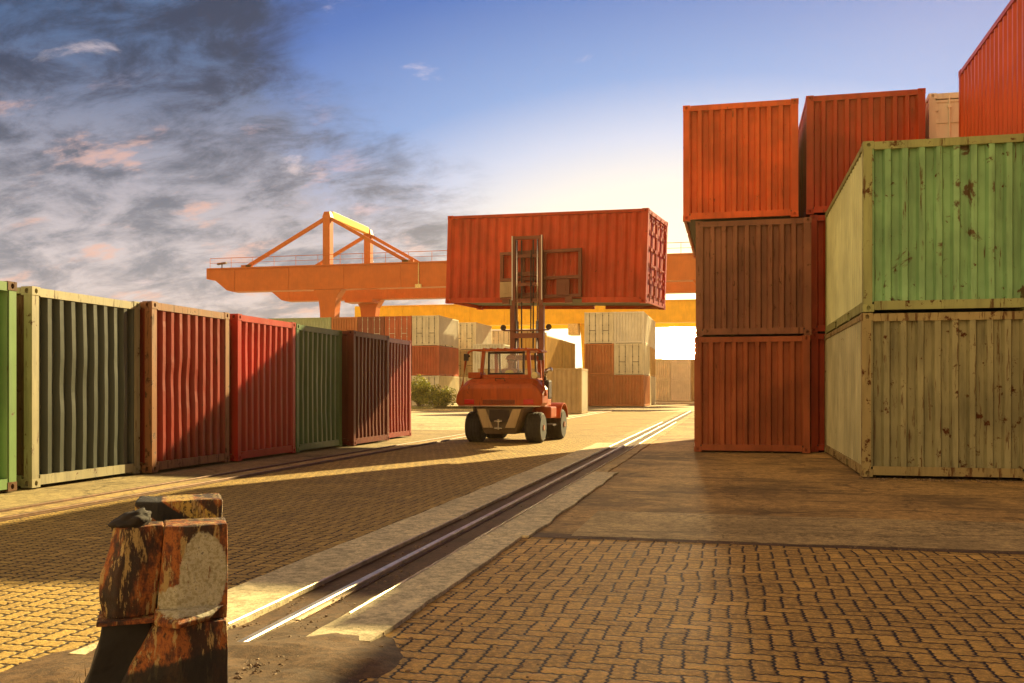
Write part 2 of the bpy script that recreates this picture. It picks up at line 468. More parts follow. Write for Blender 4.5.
farcol(-18.5, 76.3, [('tan', M_tan, True), ('cream', M_beige, False)], 'short far stack seen over the forklift roof')
farcol(-22.8, 99.0, [('tan', M_tan, False), ('beige', M_beige, True), ('cream', M_cream, True)], 'distant stack seen left of the mast')
farcol(-20.2, 99.0, [('pale', M_cream, False), ('cream', M_cream, False), ('tan', M_tan, True)], 'distant stack seen behind the mast')
for i, (yy, nm) in enumerate(((65.5, 'near'), (72.0, 'far'))):
    farcol(-12.6, yy, [('ochre', M_yell, False), ('yellow ochre', M_yell, False)], 'yellow row right of the mast, %s end' % nm)
farcol(-6.95, 78.2, [('orange', M_farorg, False), ('cream door end', M_cream, True), ('white ribbed', M_white, False)], 'far stack beside the low sun')
farcol(-9.42, 78.2, [('orange brown', M_farorg, False), ('plain orange brown', M_farorg, False), ('cream door end', M_cream, True)], 'far stack left of the white ribbed one')
farcol(-6.95, 84.5, [('pale yellow', M_cream, False), ('ochre', M_yell, False), ('white', M_white, False)], 'row behind the white ribbed stack')
for i, mm in enumerate((M_cream, M_white, M_tan, M_cream)):
    farcol(-7.3+i*2.5, 118.0, [(('cream', 'white', 'tan', 'beige')[i], mm, False), (('pale', 'pale cream', 'light tan', 'pale beige')[i], mm, False)], 'distant row under the low sun')
container('tan ribbed container alone on the ground right of the forklift', (-8.2-3.03, 54.3, 0.01), 0, 2.59, M_tan, group=FARG, panelmats={'end': M_white})

# lifted container -------------------------------------------------------------
PHI = R(21.8)
along = (math.cos(PHI), -math.sin(PHI)); head = (math.sin(PHI), math.cos(PHI))
FL = (-1.98, 28.15)
cc = (FL[0] + along[0]*3.03 + head[0]*1.22, FL[1] + along[1]*3.03 + head[1]*1.22)
fyaw = YAW - PHI
TILT = R(1.8)
p = cam2w(cc[0], cc[1], 3.83)
lifted = container('orange red container hoisted in the air by the forklift', p, fyaw, 2.59, M_lift, door=True, near=True, seed=61, dent=0.006, tilt=TILT, panelmats={'bar': M_lift})

# ------------------------------------------------------------------ forklift
M_fo = paint('forklift_orange', (0.46, 0.085, 0.010), 0.35, 0.4, 0.4, 0.6)
M_fd = paint('forklift_dark', (0.05, 0.03, 0.022), 0.3, 0.3, 0.5, 0.4)
M_fg = paint('forklift_counterweight', (0.16, 0.11, 0.06), 0.3, 0.3, 0.55, 0.5)
M_mast = paint('mast_steel', (0.20, 0.07, 0.035), 0.3, 0.3, 0.4, 0.4, metal=0.2)
M_chrome = plain('bright_steel', (0.6, 0.55, 0.48), 0.25, 0.9, 0.1)
M_rub = plain('rubber', (0.028, 0.024, 0.021), 0.85, 0, 0.3, 12)
M_rim = plain('rim_paint', (0.30, 0.10, 0.04), 0.55)
m, t, b = newmat('cab_glass'); b.inputs['Base Color'].default_value = (0.8, 0.82, 0.75, 1); b.inputs['Roughness'].default_value = 0.04
b.inputs['Alpha'].default_value = 0.16; b.inputs['IOR'].default_value = 1.45; M_glass = m
m, t, b = newmat('tail_lens'); b.inputs['Base Color'].default_value = (0.5, 0.01, 0.01, 1); b.inputs['Roughness'].default_value = 0.2; M_lens = m
M_pale = plain('pale_parts', (0.7, 0.58, 0.25), 0.5)
mc = (0.47 + 0.06, 0)
mlat = 0.55
s_ = (mlat - FL[0]) / along[0]
md = FL[1] + along[1]*s_
mastc = (mlat - head[0]*0.30, md - head[1]*0.30)
WB = 1.95
PH2 = R(15.5); rear = (mastc[0] - math.sin(PH2)*(WB+0.30), mastc[1] - math.cos(PH2)*(WB+0.30))
fyaw = YAW - PH2
fk = empty('forklift', cam2w(rear[0], rear[1], 0.0), fyaw, 'orange heavy forklift truck seen from behind, holding up the orange red container', 'forklift')
# local: +y forward, rear axle at y=0
cw = MB()
def hs(y, zt_, wt, k=0.0): return [(-1.05,y,0.94),(1.05,y,0.94),(1.14,y,1.03),(1.14,y,zt_-0.28),(wt+0.1,y,zt_-0.06),(wt-.02,y,zt_),(-wt+.02,y,zt_),(-wt-0.1,y,zt_-0.06),(-1.14,y,zt_-0.28),(-1.14,y,1.03)]
cw.loft([hs(-0.66,1.40,0.86), hs(-0.62,1.50,0.88), hs(-0.36,1.64,0.86), hs(-0.05,1.67,0.84)])
hood = cw.build('hood', M_fo, fk, bevel=0.035)
MB().box(-0.42, 0.42, -0.674, -0.64, 1.00, 1.11).build('grille', M_fd, hood, bevel=0.008)
m = MB()
for q in range(5): m.box(-0.41, 0.41, -0.682, -0.674, 1.008+q*0.021, 1.017+q*0.021)
m.build('louvre', M_fo, hood)
m = MB(); m.box(-1.08, 1.08, -0.672, -0.655, 0.945, 0.965); m.build('trim_strip', M_chrome, hood)
MB().tube([(-0.12, -0.5, 1.60), (-0.12, -0.56, 1.65), (0.12, -0.56, 1.65), (0.12, -0.5, 1.60)], 0.012, 8).build('handle', M_fd, hood)
for sx in (-1, 1):
    MB().box(sx*0.78-0.13, sx*0.78+0.13, -0.675, -0.65, 1.0, 1.12).build('tail_light', M_lens, hood, bevel=0.01)
g = MB(); g.loft([[(x, y, z) for x, y in ((-w, -0.52-k), (w, -0.52-k), (w+.05, 0.25), (-w-.05, 0.25))] for z, w, k in ((0.24, 0.40, 0.0), (0.36, 0.46, 0.05), (0.78, 0.60, 0.07), (0.935, 0.64, 0.02))])
cwo = g.build('counterweight', M_fg, fk, bevel=0.03)
for sx in (-1, 1):
    MB().loft([[(sx*a, -0.60, z), (sx*bq, -0.60, z), (sx*bq, -0.635, z), (sx*a, -0.635, z)] for z, a, bq in ((0.40, 0.16, 0.42), (0.88, 0.36, 0.58))]).build('guard_plate', M_tan, cwo, bevel=0.008)
MB().box(-0.26, 0.26, -0.628, -0.58, 0.55, 0.86).build('radiator_recess', M_fd, cwo, bevel=0.01)
k = MB(); k.tube([(0, -0.68, 0.36), (0, -0.68, 0.62)], 0.025); k.box(-0.1, 0.1, -0.72, -0.58, 0.38, 0.41); k.box(-0.1, 0.1, -0.72, -0.58, 0.56, 0.59)
k.build('tow_pin', M_chrome, cwo)
ch = MB(); ch.box(-0.55, 0.55, 0.2, WB+0.25, 0.42, 1.0); ch.box(-0.9, 0.9, -0.1, 1.35, 0.93, 1.12); ch.build('chassis', M_fo, fk, bevel=0.03)
MB().box(-0.58, 0.58, -0.14, 0.14, 0.25, 0.5).build('axle', M_fd, fk, bevel=0.02)
MB().box(-0.62, 0.62, WB-0.14, WB+0.14, 0.26, 0.52).build('axle', M_fd, fk, bevel=0.02)
def wheel(x, y, w, r):
    t_ = MB(); h = w/2; g0 = []
    prof = [(-h, r*0.55), (-h, r*0.86), (-h*0.86, r*0.96)]
    ng = 4
    for i in range(ng):
        a0 = -h*0.8 + 1.6*h*i/ng; a1 = -h*0.8 + 1.6*h*(i+1)/ng
        prof += [(a0+.004, r), (a1-0.02, r), (a1-0.015, r*0.965), (a1-.001, r*0.965)]
    prof += [(h*0.86, r*0.96), (h, r*0.86), (h, r*0.55)]
    t_.lathe(prof, 'x', 32)
    w_ = empty('wheel', (x, y, r)); w_.parent = fk
    ty = t_.build('tyre', M_rub, w_)
    rm = MB(); rm.lathe([(-h*0.98, 0.05), (-h*0.98, r*0.5), (-h*0.7, r*0.53), (h*0.7, r*0.53), (h*0.98, r*0.5), (h*0.9, r*0.2), (h*1.1, r*0.18), (h*1.1, 0.03)], 'x', 24)
    rm.build('rim', M_rim, w_)
for sx in (-1, 1):
    wheel(sx*0.80, 0.0, 0.42, 0.395)
    wheel(sx*0.84, WB, 0.56, 0.42)
# fenders and side tanks
for sx in (-1, 1):
    f = MB(); pts = [(sx*0.56, sx*1.12)]
    arc = [(WB + 0.52*math.cos(R(a)), 0.46 + 0.52*math.sin(R(a))) for a in range(15, 171, 15)]
    f.loft([[(sx*0.56, y, z), (sx*1.13, y, z), (sx*1.13, y*1 + (y-WB)*0.05, z+0.03), (sx*0.56, y + (y-WB)*0.05, z+0.03)] for y, z in arc])
    f.build('fender', M_fo, fk)
    MB().box(*sorted((sx*0.62, sx*1.08)), 0.55, 1.22, 0.62, 0.92).build('side_tank', M_fo if sx > 0 else M_fd, fk, bevel=0.04)
    MB().box(*sorted((sx*0.7, sx*1.12)), 0.6, 1.0, 0.42, 0.46).box(*sorted((sx*0.72, sx*0.75)), 0.65, 0.7, 0.44, 0.66).build('step', M_fd, fk)
MB().box(0.82, 1.12, 0.1, 0.5, 1.12, 1.62).build('air_cleaner', M_fd, fk, bevel=0.05)
MB().tube([(0.97, 0.3, 1.6), (0.97, 0.3, 1.78), (1.02, 0.3, 1.86), (1.16, 0.26, 1.9)], 0.06).build('exhaust_pipe', M_chrome, fk, smooth=True)
MB().lathe([(0.12, 0.02), (0.12, 0.085), (0.45, 0.085), (0.45, 0.02)], 'y', 18, (0.80, -0.25, 1.74)).build('filter_canister', M_pale, fk, smooth=False)
# cab
ROOF = 2.42
cab = MB()
for sx in (-1, 1):
    cab.beam((sx*0.66, -0.02, 1.60), (sx*0.60, 0.02, ROOF-0.03), 0.09, 0.09)
    cab.beam((sx*0.62, 1.35, 1.1), (sx*0.60, 1.15, ROOF-0.03), 0.09, 0.09)
    cab.beam((sx*0.66, 0.0, 1.66), (sx*0.64, 1.33, 1.62), 0.06, 0.10)
cab.beam((-0.64, -0.02, 1.70), (0.64, -0.02, 1.70), 0.08, 0.12)
cabo = cab.build('cab_frame', M_fo, fk, bevel=0.012)
rf = MB(); rf.box(-0.80, 0.80, -0.08, 1.28, ROOF-0.05, ROOF)
for i in range(7): rf.box(-0.62+i*0.19, -0.56+i*0.19, -0.04, 1.24, ROOF+0.002, ROOF+0.035)
rf.build('roof', M_fo, fk, bevel=0.008)
wf = MB()
for x in (-0.47, 0.47): wf.beam((x, 0.03, 1.74), (x, 0.06, ROOF-0.06), 0.05, 0.05)
wf.beam((-0.47, 0.03, 1.78), (0.47, 0.03, 1.78), 0.05, 0.05); wf.beam((-0.47, 0.06, ROOF-0.09), (0.47, 0.06, ROOF-0.09), 0.05, 0.05)
wfo = wf.build('window_frame', M_fd, fk)
MB().box(-0.45, 0.45, 0.036, 0.042, 1.8, ROOF-0.1).build('pane', M_glass, wfo)
wf = MB()
for x in (-0.5, 0.5): wf.beam((x, 1.24, 1.5), (x, 1.14, ROOF-0.06), 0.04, 0.04)
wf.beam((-0.5, 1.24, 1.52), (0.5, 1.24, 1.52), 0.04, 0.04)
wfo = wf.build('window_frame', M_fd, fk)
for sx in (-1, 1):
    MB().tube([(sx*0.6, -0.05, ROOF-0.02), (sx*0.86, -0.1, ROOF-0.02), (sx*0.97, -0.12, ROOF-0.07), (sx*1.03, -0.16, ROOF-0.2), (sx*1.05, -0.2, ROOF-0.45), (sx*1.08, -0.3, 1.5), (sx*1.17, -0.42, 1.22)], 0.028, 10).build('guard_rail', M_fo, fk, smooth=True)
    MB().tube([(sx*0.92, -0.2, 2.25), (sx*0.98, -0.24, 2.22)], 0.03).box(sx*1.0-0.06, sx*1.0+0.06, -0.27, -0.22, 2.12, 2.3).build('mirror', M_fd, fk)
MB().box(-0.95, -0.62, -0.25, 0.25, 1.66, 1.82).build('battery_box', M_fo, fk, bevel=0.02)
MB().box(-0.24, 0.24, 0.30, 0.78, 1.20, 1.37).box(-0.21, 0.21, 0.24, 0.32, 1.28, 1.60).build('seat', M_fd, fk, bevel=0.03)
MB().box(-0.4, 0.4, 0.1, 1.3, 1.12, 1.2).box(-0.3, 0.3, 1.12, 1.26, 1.2, 1.62).build('cab_floor', M_fd, fk, bevel=0.01)
k = MB(); seg = 20
ring = [Vector((0.17*math.cos(2*PI*i/seg), 0.17*math.sin(2*PI*i/seg), 0)) for i in range(seg+1)]
Mr = Matrix.Translation((0, 0.98, 1.80)) @ Matrix.Rotation(R(28), 4, 'X')
k.tube([Mr @ q for q in ring], 0.014, 8); k.tube([Mr @ Vector((0,0,0)), (0, 1.14, 1.5)], 0.022, 8); k.beam(Mr @ Vector((-0.17,0,0)), Mr @ Vector((0.17,0,0)), 0.02, 0.015)
k.build('steering_wheel', M_fd, fk, smooth=True)
# mast
MY = WB + 0.30
ms = empty('mast', (0, MY, 0)); ms.parent = fk
def chan(m, x, sx, y0, z0, z1, w=0.11, d=0.16):
    m.box(*sorted((x, x+sx*0.028)), y0-d/2, y0+d/2, z0, z1)
    m.box(*sorted((x, x-sx*w)), y0-d/2, y0-d/2+0.025, z0, z1); m.box(*sorted((x, x-sx*w)), y0+d/2-0.025, y0+d/2, z0, z1)
m = MB()
for sx in (-1, 1): chan(m, sx*0.46, sx, -0.02, 0.12, 3.75)
for z in (0.5, 2.2, 2.82): m.box(-0.45, 0.45, -0.13, -0.102, z, z+0.14)
m.build('outer_mast', M_mast, ms)
m = MB()
for sx in (-1, 1): chan(m, sx*0.415, sx, 0.0, 1.9, 5.72, 0.07, 0.11)
for z in (5.62, 4.3, 3.85, 5.1): m.box(-0.385, 0.385, -0.05, 0.03, z, z+0.09)
m.build('inner_mast', M_mast, ms)
for sx in (-1, 1): MB().box(sx*0.43-0.014, sx*0.43+0.014, -0.085, -0.058, 3.9, 5.72).build('sunlit_edge', M_white, ms)  # white strips imitate sunlight catching the mast edges
for sx in (-1, 1):
    m = MB(); m.tube([(sx*0.30, -0.03, 0.3), (sx*0.30, -0.03, 3.3)], 0.05); m.tube([(sx*0.30, -0.03, 3.3), (sx*0.30, -0.03, 5.6)], 0.028)
    m.build('lift_cylinder', M_chrome, ms, smooth=True)
    m = MB(); m.box(sx*0.17-0.02, sx*0.17+0.02, -0.02, -0.005, 2.4, 5.6); m.build('lift_chain', M_fd, ms)
MB().tube([(0.12, -0.1, 3.0), (0.13, -0.12, 3.6), (0.12, -0.09, 4.4), (0.13, -0.1, 5.3)], 0.02).build('hydraulic_hose', M_rub, ms)
lb = MB(); lb.tube([(-0.66, -0.16, 3.04), (0.66, -0.16, 3.04)], 0.022); lbo = lb.build('light_bar', M_mast, ms)
for sx in (-1, 1):
    MB().lathe([(-0.22, 0.07), (-0.19, 0.085), (-0.12, 0.07), (-0.10, 0.02)], 'y', 16, (sx*0.66, 0, 3.12)).tube([(sx*0.66, -0.16, 3.04), (sx*0.66, -0.16, 3.10)], 0.015).build('work_lamp', M_fd, lbo, smooth=False)
# carriage and spreader, just off the container's long side
sp = empty('spreader', (0.28, 0.14, 0), PH2 - PHI); sp.parent = ms
m = MB()
Z0, Z1 = 3.86, 5.32
for x0, x1 in ((-1.18, -1.08), (1.18, 1.28), (-0.5, -0.42), (0.14, 0.22)): m.box(x0, x1, 0.0, 0.075, Z0+.1, Z1)
for z in (Z1-0.09, Z0+0.62, Z0+0.1): m.box(-1.18, 1.28, -0.012, 0.06, z, z+0.09)
m.build('spreader_frame', M_mast, sp, bevel=0.006)
for x in (-1.0, 0.72):
    MB().box(x-0.16, x+0.22, -0.06, -0.014, Z0+0.16, Z0+0.60).box(x-0.05, x+0.11, -0.075, -0.061, Z0+0.26, Z0+0.46).build('locking_plate', M_tan if x < 0 else M_mast, sp, bevel=0.01)
MB().beam((-1.0, 0.03, Z0+0.1), (-1.0, 0.03, Z0-0.03), 0.2, 0.09).beam((0.9, 0.03, Z0+0.1), (0.9, 0.03, Z0-0.06), 0.2, 0.09).build('hook', M_mast, sp)
m = MB()
for z in (4.0, 4.6, 5.2): m.box(-0.62, 0.14, -0.06, -0.012, z, z+0.12)
m.build('carriage', M_mast, sp)

# driver ---------------------------------------------------------------------
M_skin = plain('skin', (0.42, 0.22, 0.13), 0.55, 0, 0.1)
M_vest = plain('hi_vis_vest', (0.80, 0.74, 0.10), 0.7, 0, 0.12)
M_cloth = plain('work_shirt', (0.10, 0.07, 0.05), 0.8, 0, 0.2)
M_helm = plain('helmet_shell', (0.72, 0.34, 0.22), 0.35, 0, 0.05)
def skinned(name, joints, edges, mat, parent, root=0, sub=2):
    me = bpy.data.meshes.new(name); me.from_pydata([j[0] for j in joints], edges, []); me.materials.append(None)
    o = bpy.data.objects.new(name, me); C.objects.link(o); o.parent = parent
    o.material_slots[0].link = 'OBJECT'; o.material_slots[0].material = mat
    md_ = o.modifiers.new('skin', 'SKIN'); md_.use_smooth_shade = True
    for i, j in enumerate(joints):
        r = j[1]; r = (r, r) if isinstance(r, (int, float)) else r
        me.skin_vertices[0].data[i].radius = r
    me.skin_vertices[0].data[root].use_root = True
    sb = o.modifiers.new('sub', 'SUBSURF'); sb.levels = sb.render_levels = sub
    return o
fkw = Matrix.Translation(fk.location) @ Matrix.Rotation(fyaw, 4, 'Z')
pr = empty('person', fkw @ Vector((-0.02, 0.50, 1.37)), fyaw, 'forklift driver seated in the cab in a yellow vest and pinkish helmet', 'person')
# origin on the seat; +y faces forward
J = [((0,0,0.10),(0.16,0.12)),((0,-0.02,0.30),(0.145,0.105)),((0,-0.02,0.47),(0.165,0.11)),((0,0.0,0.56),(0.06,0.06)),((0,0.02,0.64),(0.055,0.055)),
     ((0,0.03,0.72),(0.075,0.09)),((0,0.035,0.79),(0.078,0.092)),((0,0.03,0.85),(0.055,0.065))]
E = [(i, i+1) for i in range(7)]
def add(chain, start):
    prev = start
    for q in chain: J.append(q); E.append((prev, len(J)-1)); prev = len(J)-1
    return prev
hands = {}
for sx in (-1, 1):
    add([((sx*0.19,-0.01,0.50),0.062),((sx*0.26,0.06,0.32),0.048),((sx*0.24,0.16,0.23),0.042),((sx*0.19,0.36,0.31),0.030),((sx*0.165,0.44,0.345),(0.034,0.018))], 2)
    add([((sx*0.11,0.12,0.085),0.095),((sx*0.14,0.42,0.08),0.072),((sx*0.14,0.46,-0.10),0.06),((sx*0.14,0.48,-0.20),0.045),((sx*0.14,0.57,-0.225),(0.045,0.03))], 0)
body = skinned('body', J, E, M_skin, pr)
# clothing: vest around the torso, sleeves, trousers, each just outside the body
JV = [((0,-0.01,0.12),(0.18,0.135)),((0,-0.02,0.30),(0.165,0.122)),((0,-0.02,0.46),(0.18,0.122)),((0,-0.01,0.53),(0.09,0.085))]
skinned('vest', JV, [(0,1),(1,2),(2,3)], M_vest, pr)
for sx in (-1, 1):
    skinned('sleeve', [((sx*0.16,-0.015,0.50),0.07),((sx*0.20,-0.005,0.48),0.068),((sx*0.26,0.06,0.32),0.056),((sx*0.24,0.16,0.235),0.05),((sx*0.20,0.30,0.285),0.042)], [(0,1),(1,2),(2,3),(3,4)], M_cloth, pr)
    skinned('trouser_leg', [((sx*0.07,0.0,0.09),0.11),((sx*0.115,0.14,0.085),0.105),((sx*0.14,0.42,0.08),0.082),((sx*0.14,0.46,-0.10),0.07),((sx*0.14,0.475,-0.17),0.062)], [(0,1),(1,2),(2,3),(3,4)], M_cloth, pr)
    w = Vector((sx*0.165, 0.44, 0.345))
    for i in range(4):
        a = Vector((sx*(0.02-0.013*i), 0.02, 0.005)); ln = (0.032,0.036,0.033,0.026)[i]
        skinned('finger', [(w+a,0.009),(w+a+Vector((0,ln,0.012)),0.009),(w+a+Vector((0,ln+0.012,-0.012)),0.0085),(w+a+Vector((0,ln-0.008,-0.03)),0.007)], [(0,1),(1,2),(2,3)], M_skin, pr, sub=1)
    skinned('thumb', [(w+Vector((-sx*0.02,-0.02,0)),0.011),(w+Vector((-sx*0.042,0.012,0.0)),0.010),(w+Vector((-sx*0.038,0.036,-0.012)),0.0085)], [(0,1),(1,2)], M_skin, pr, sub=1)
hm = MB(); hm.lathe([(0.0,0.135),(0.012,0.137),(0.02,0.118),(0.06,0.112),(0.10,0.085),(0.125,0.04),(0.13,0.005)], 'z', 24, (0,0.03,0.80)); hm.build('helmet', M_helm, pr, smooth=True)
hb = MB(); hb.loft([[(x*0.09, 0.03+y*0.10, z) for x, y in [(math.cos(2*PI*q/14), math.sin(2*PI*q/14)) for q in range(14)]] for z in (0.775, 0.808)]); hb.build('hair', M_cloth, pr)
fc = MB(); fc.beam((0,0.115,0.755),(0,0.145,0.725),0.018,0.02,0.028,0.03); fc.build('nose', M_skin, pr, bevel=0.004)
for sx in (-1, 1):
    MB().lathe([(-0.006,0.004),(-0.004,0.012),(0.004,0.012),(0.006,0.004)], 'y', 10, (sx*0.032,0.122,0.765)).build('eye', M_fd, pr)
    MB().lathe([(-0.008,0.008),(-0.004,0.026),(0.004,0.026),(0.008,0.008)], 'x', 10, (sx*0.086,0.02,0.745)).build('ear', M_skin, pr)

# ------------------------------------------------------------------ cranes
M_cro = paint('crane_orange', (0.50, 0.11, 0.008), 0.08, 0.2, 0.45, 0.2)
M_cry = paint('crane_yellow', (0.85, 0.55, 0.015), 0.06, 0.2, 0.45, 0.2)
def at(px, py, d): return cam2w((px-512)*d/950, d, CAMZ + (390-py)*d/950)
# crane 1, girders along x, front one at Y0c and rear one behind
f0 = at(328, 290, 96)
Yf = f0.y; zb = CAMZ + 100*96/950; zt = CAMZ + 124.5*96/950
def X_at(px, Y):   # x on the line Y=const seen under px
    u = (px-512)/950; dx = Rv.x*u + Fv.x; dy = Rv.y*u + Fv.y
    return Y/dy*dx
Yr = Yf + 11.0
cr = empty('gantry_crane', (X_at(328, Yf), Yf, 0), 0, 'orange gantry crane with long cantilever girders and a tied mast above them', 'crane')
ox = cr.location.x
def cx(px, Y): return X_at(px, Y) - ox
xe = cx(800, Yf)
for k_, (Y, nm) in enumerate(((0, 'f'), (Yr-Yf, 'r'))):
    m = MB(); xl = cx(210, Yf) + (0.6 if k_ else 0)
    h = zt - zb
    m.prism([(xl, zt), (xl, zt-0.45*h), (xl+1.0, zt-0.52*h), (xl+2.3, zb+0.06*h), (xl+2.9, zb), (xe, zb), (xe, zt)], Y-0.7, Y+0.7)
    for px in (40, 120, 180, 260, 330):
        pass
    g_ = m.build('girder', M_cro, cr, bevel=0.03)
    m = MB()
    for q in range(int((xe-xl)/6)):
        m.box(xl+3.1+q*6, xl+3.2+q*6, Y-0.74, Y-0.702, zb+0.05, zt-0.05)
    m.box(xl+.2, xe, Y-0.9, Y-0.703, zt-0.12, zt-0.02)
    m.build('stiffener', M_cro, g_)
    m = MB()
    for q in range(int((xe-xl)/2.4)): m.tube([(xl+0.4+q*2.4, Y-0.65, zt), (xl+0.4+q*2.4, Y-0.65, zt+1.0)], 0.025, 5)
    m.tube([(xl+0.4, Y-0.65, zt+1.0), (xe, Y-0.65, zt+1.0)], 0.03, 5); m.tube([(xl+0.4, Y-0.65, zt+0.5), (xe, Y-0.65, zt+0.5)], 0.02, 5)
    m.build('handrail', M_cro, g_)
    # post above
    zp = CAMZ + 178*96/950
    pw_ = 0.75
    g2 = MB(); g2.box(-pw_/2, pw_/2, Y-0.45, Y+0.45, zt+.01, zp-0.6); g2.beam((0,Y,zp-0.6), (0,Y,zp), 0.9, 0.9, 0.6, 0.6); g2.build('post', M_cro, cr, bevel=0.02)
    xa = cx(247, Yf); xb = cx(408, Yf)
    for xx in (xa, xb):
        g3 = MB(); g3.beam((0, Y, zp-0.5), (xx, Y, zt+0.1), 0.3, 0.34); g3.box(xx-0.6, xx+0.6, Y-0.15, Y+0.15, zt+0.004, zt+0.3); g3.build('tie_bar', M_cro, cr)
    for lx, ww in ((0.2, 1.0), (xe-8, 1.0)):
        g4 = MB()
        g4.loft([[(lx-a, Y-0.65, z), (lx+a, Y-0.65, z), (lx+a, Y+0.65, z), (lx-a, Y+0.65, z)] for z, a in ((1.2, 0.5), (zb-2.2, 0.8), (zb-0.9, 0.95), (zb-0.02, 1.5))])
        g4.build('leg', M_cro, cr, bevel=0.02)
for lx in (0.2, xe-8):
    g5 = MB(); g5.box(lx-0.6, lx+0.6, -3, Yr-Yf+3, 0.7, 1.6); so = g5.build('sill_beam', M_cro, cr, bevel=0.03)
    for q in (-2.5, -1.2, Yr-Yf+1.2, Yr-Yf+2.5):
        MB().lathe([(-0.12, 0.35), (0.12, 0.35)], 'x', 18, (lx, q, 0.36)).build('wheel', M_fd, so)
MB().beam((0, 0.6, CAMZ+176*96/950), (0, Yr-Yf-0.6, CAMZ+176*96/950), 0.6, 0.7).build('cross_tie', M_cry, cr, bevel=0.02)  # yellow here paints the sunlight on the orange crane's tie
m = MB(); xq = cx(222, Yf); m.tube([(xq, 0, zt), (xq, 0, zt+0.5)], 0.06); m.beam((xq-0.5, 0, zt+0.5), (xq+0.5, 0, zt+0.6), 0.3, 0.18); m.build('floodlight', M_fd, cr)
m = MB(); xq = cx(421, Yf); m.tube([(xq, -0.78, zt), (xq, -0.78, zb-0.1)], 0.05); m.box(xq-0.3, xq+0.3, -0.95, -0.7, zb-0.1, zb+0.25); m.build('work_lamp', M_pale, cr)
m = MB(); m.box(-1.6, 1.6, Yr-Yf-3, Yr-Yf-0.9, zb-0.5, zb-0.2); m.build('walkway', M_cro, cr)
# trolley on the girders, behind the lifted container
m = MB(); xt = cx(560, Yf); m.box(xt-2, xt+2, 0.8, Yr-Yf-0.8, zt+0.02, zt+0.5); m.box(xt-1.6, xt+1.6, 2.5, 6.5, zt+0.5, zt+2.0); m.build('trolley', M_cro, cr, bevel=0.03)
# crane 2 : yellow
D2 = 118
f1 = at(589, 330, D2); Y2 = f1.y
z2t = CAMZ + 88*D2/950; z2b = CAMZ + 66*D2/950
c2 = empty('gantry_crane', (f1.x, Y2, 0), 0, 'yellow gantry crane behind the orange one with a deep girder and tapered legs', 'crane')
ox2 = f1.x
m = MB(); a = X_at(357, Y2)-ox2; e = X_at(860, Y2)-ox2
for yy in (0, 7.5):
    m = MB(); m.box(a if yy == 0 else a+1, e, yy-0.8, yy+0.8, z2b, z2t); g_ = m.build('girder', M_cry, c2, bevel=0.03)
    s3 = MB()
    for q in range(12): s3.box(a+2+q*4.5, a+2.12+q*4.5, yy-0.85, yy-0.802, z2b+0.05, z2t-0.05)
    s3.box(a+1, e, yy-1.05, yy-0.803, z2t-0.1, z2t-0.02)
    s3.build('stiffener', M_cry, g_)
    for lx in (0.0, e-6):
        l = MB(); l.loft([[(lx-w, yy-0.6, z), (lx+w, yy-0.6, z), (lx+w, yy+0.6, z), (lx-w, yy+0.6, z)] for z, w in ((1.2, 0.55), (z2b-1.2, 0.95), (z2b-0.02, 1.1))]); l.build('leg', M_cry, c2, bevel=0.02)
for lx in (0.0, e-6):
    MB().box(lx-0.6, lx+0.6, -2.5, 10, 0.6, 1.4).build('sill_beam', M_cry, c2, bevel=0.03)
MB().box(-2.4, -1.2, -1.4, 0.9, z2b-1.4, z2b-0.02).build('cabin', M_pale, c2, bevel=0.04)

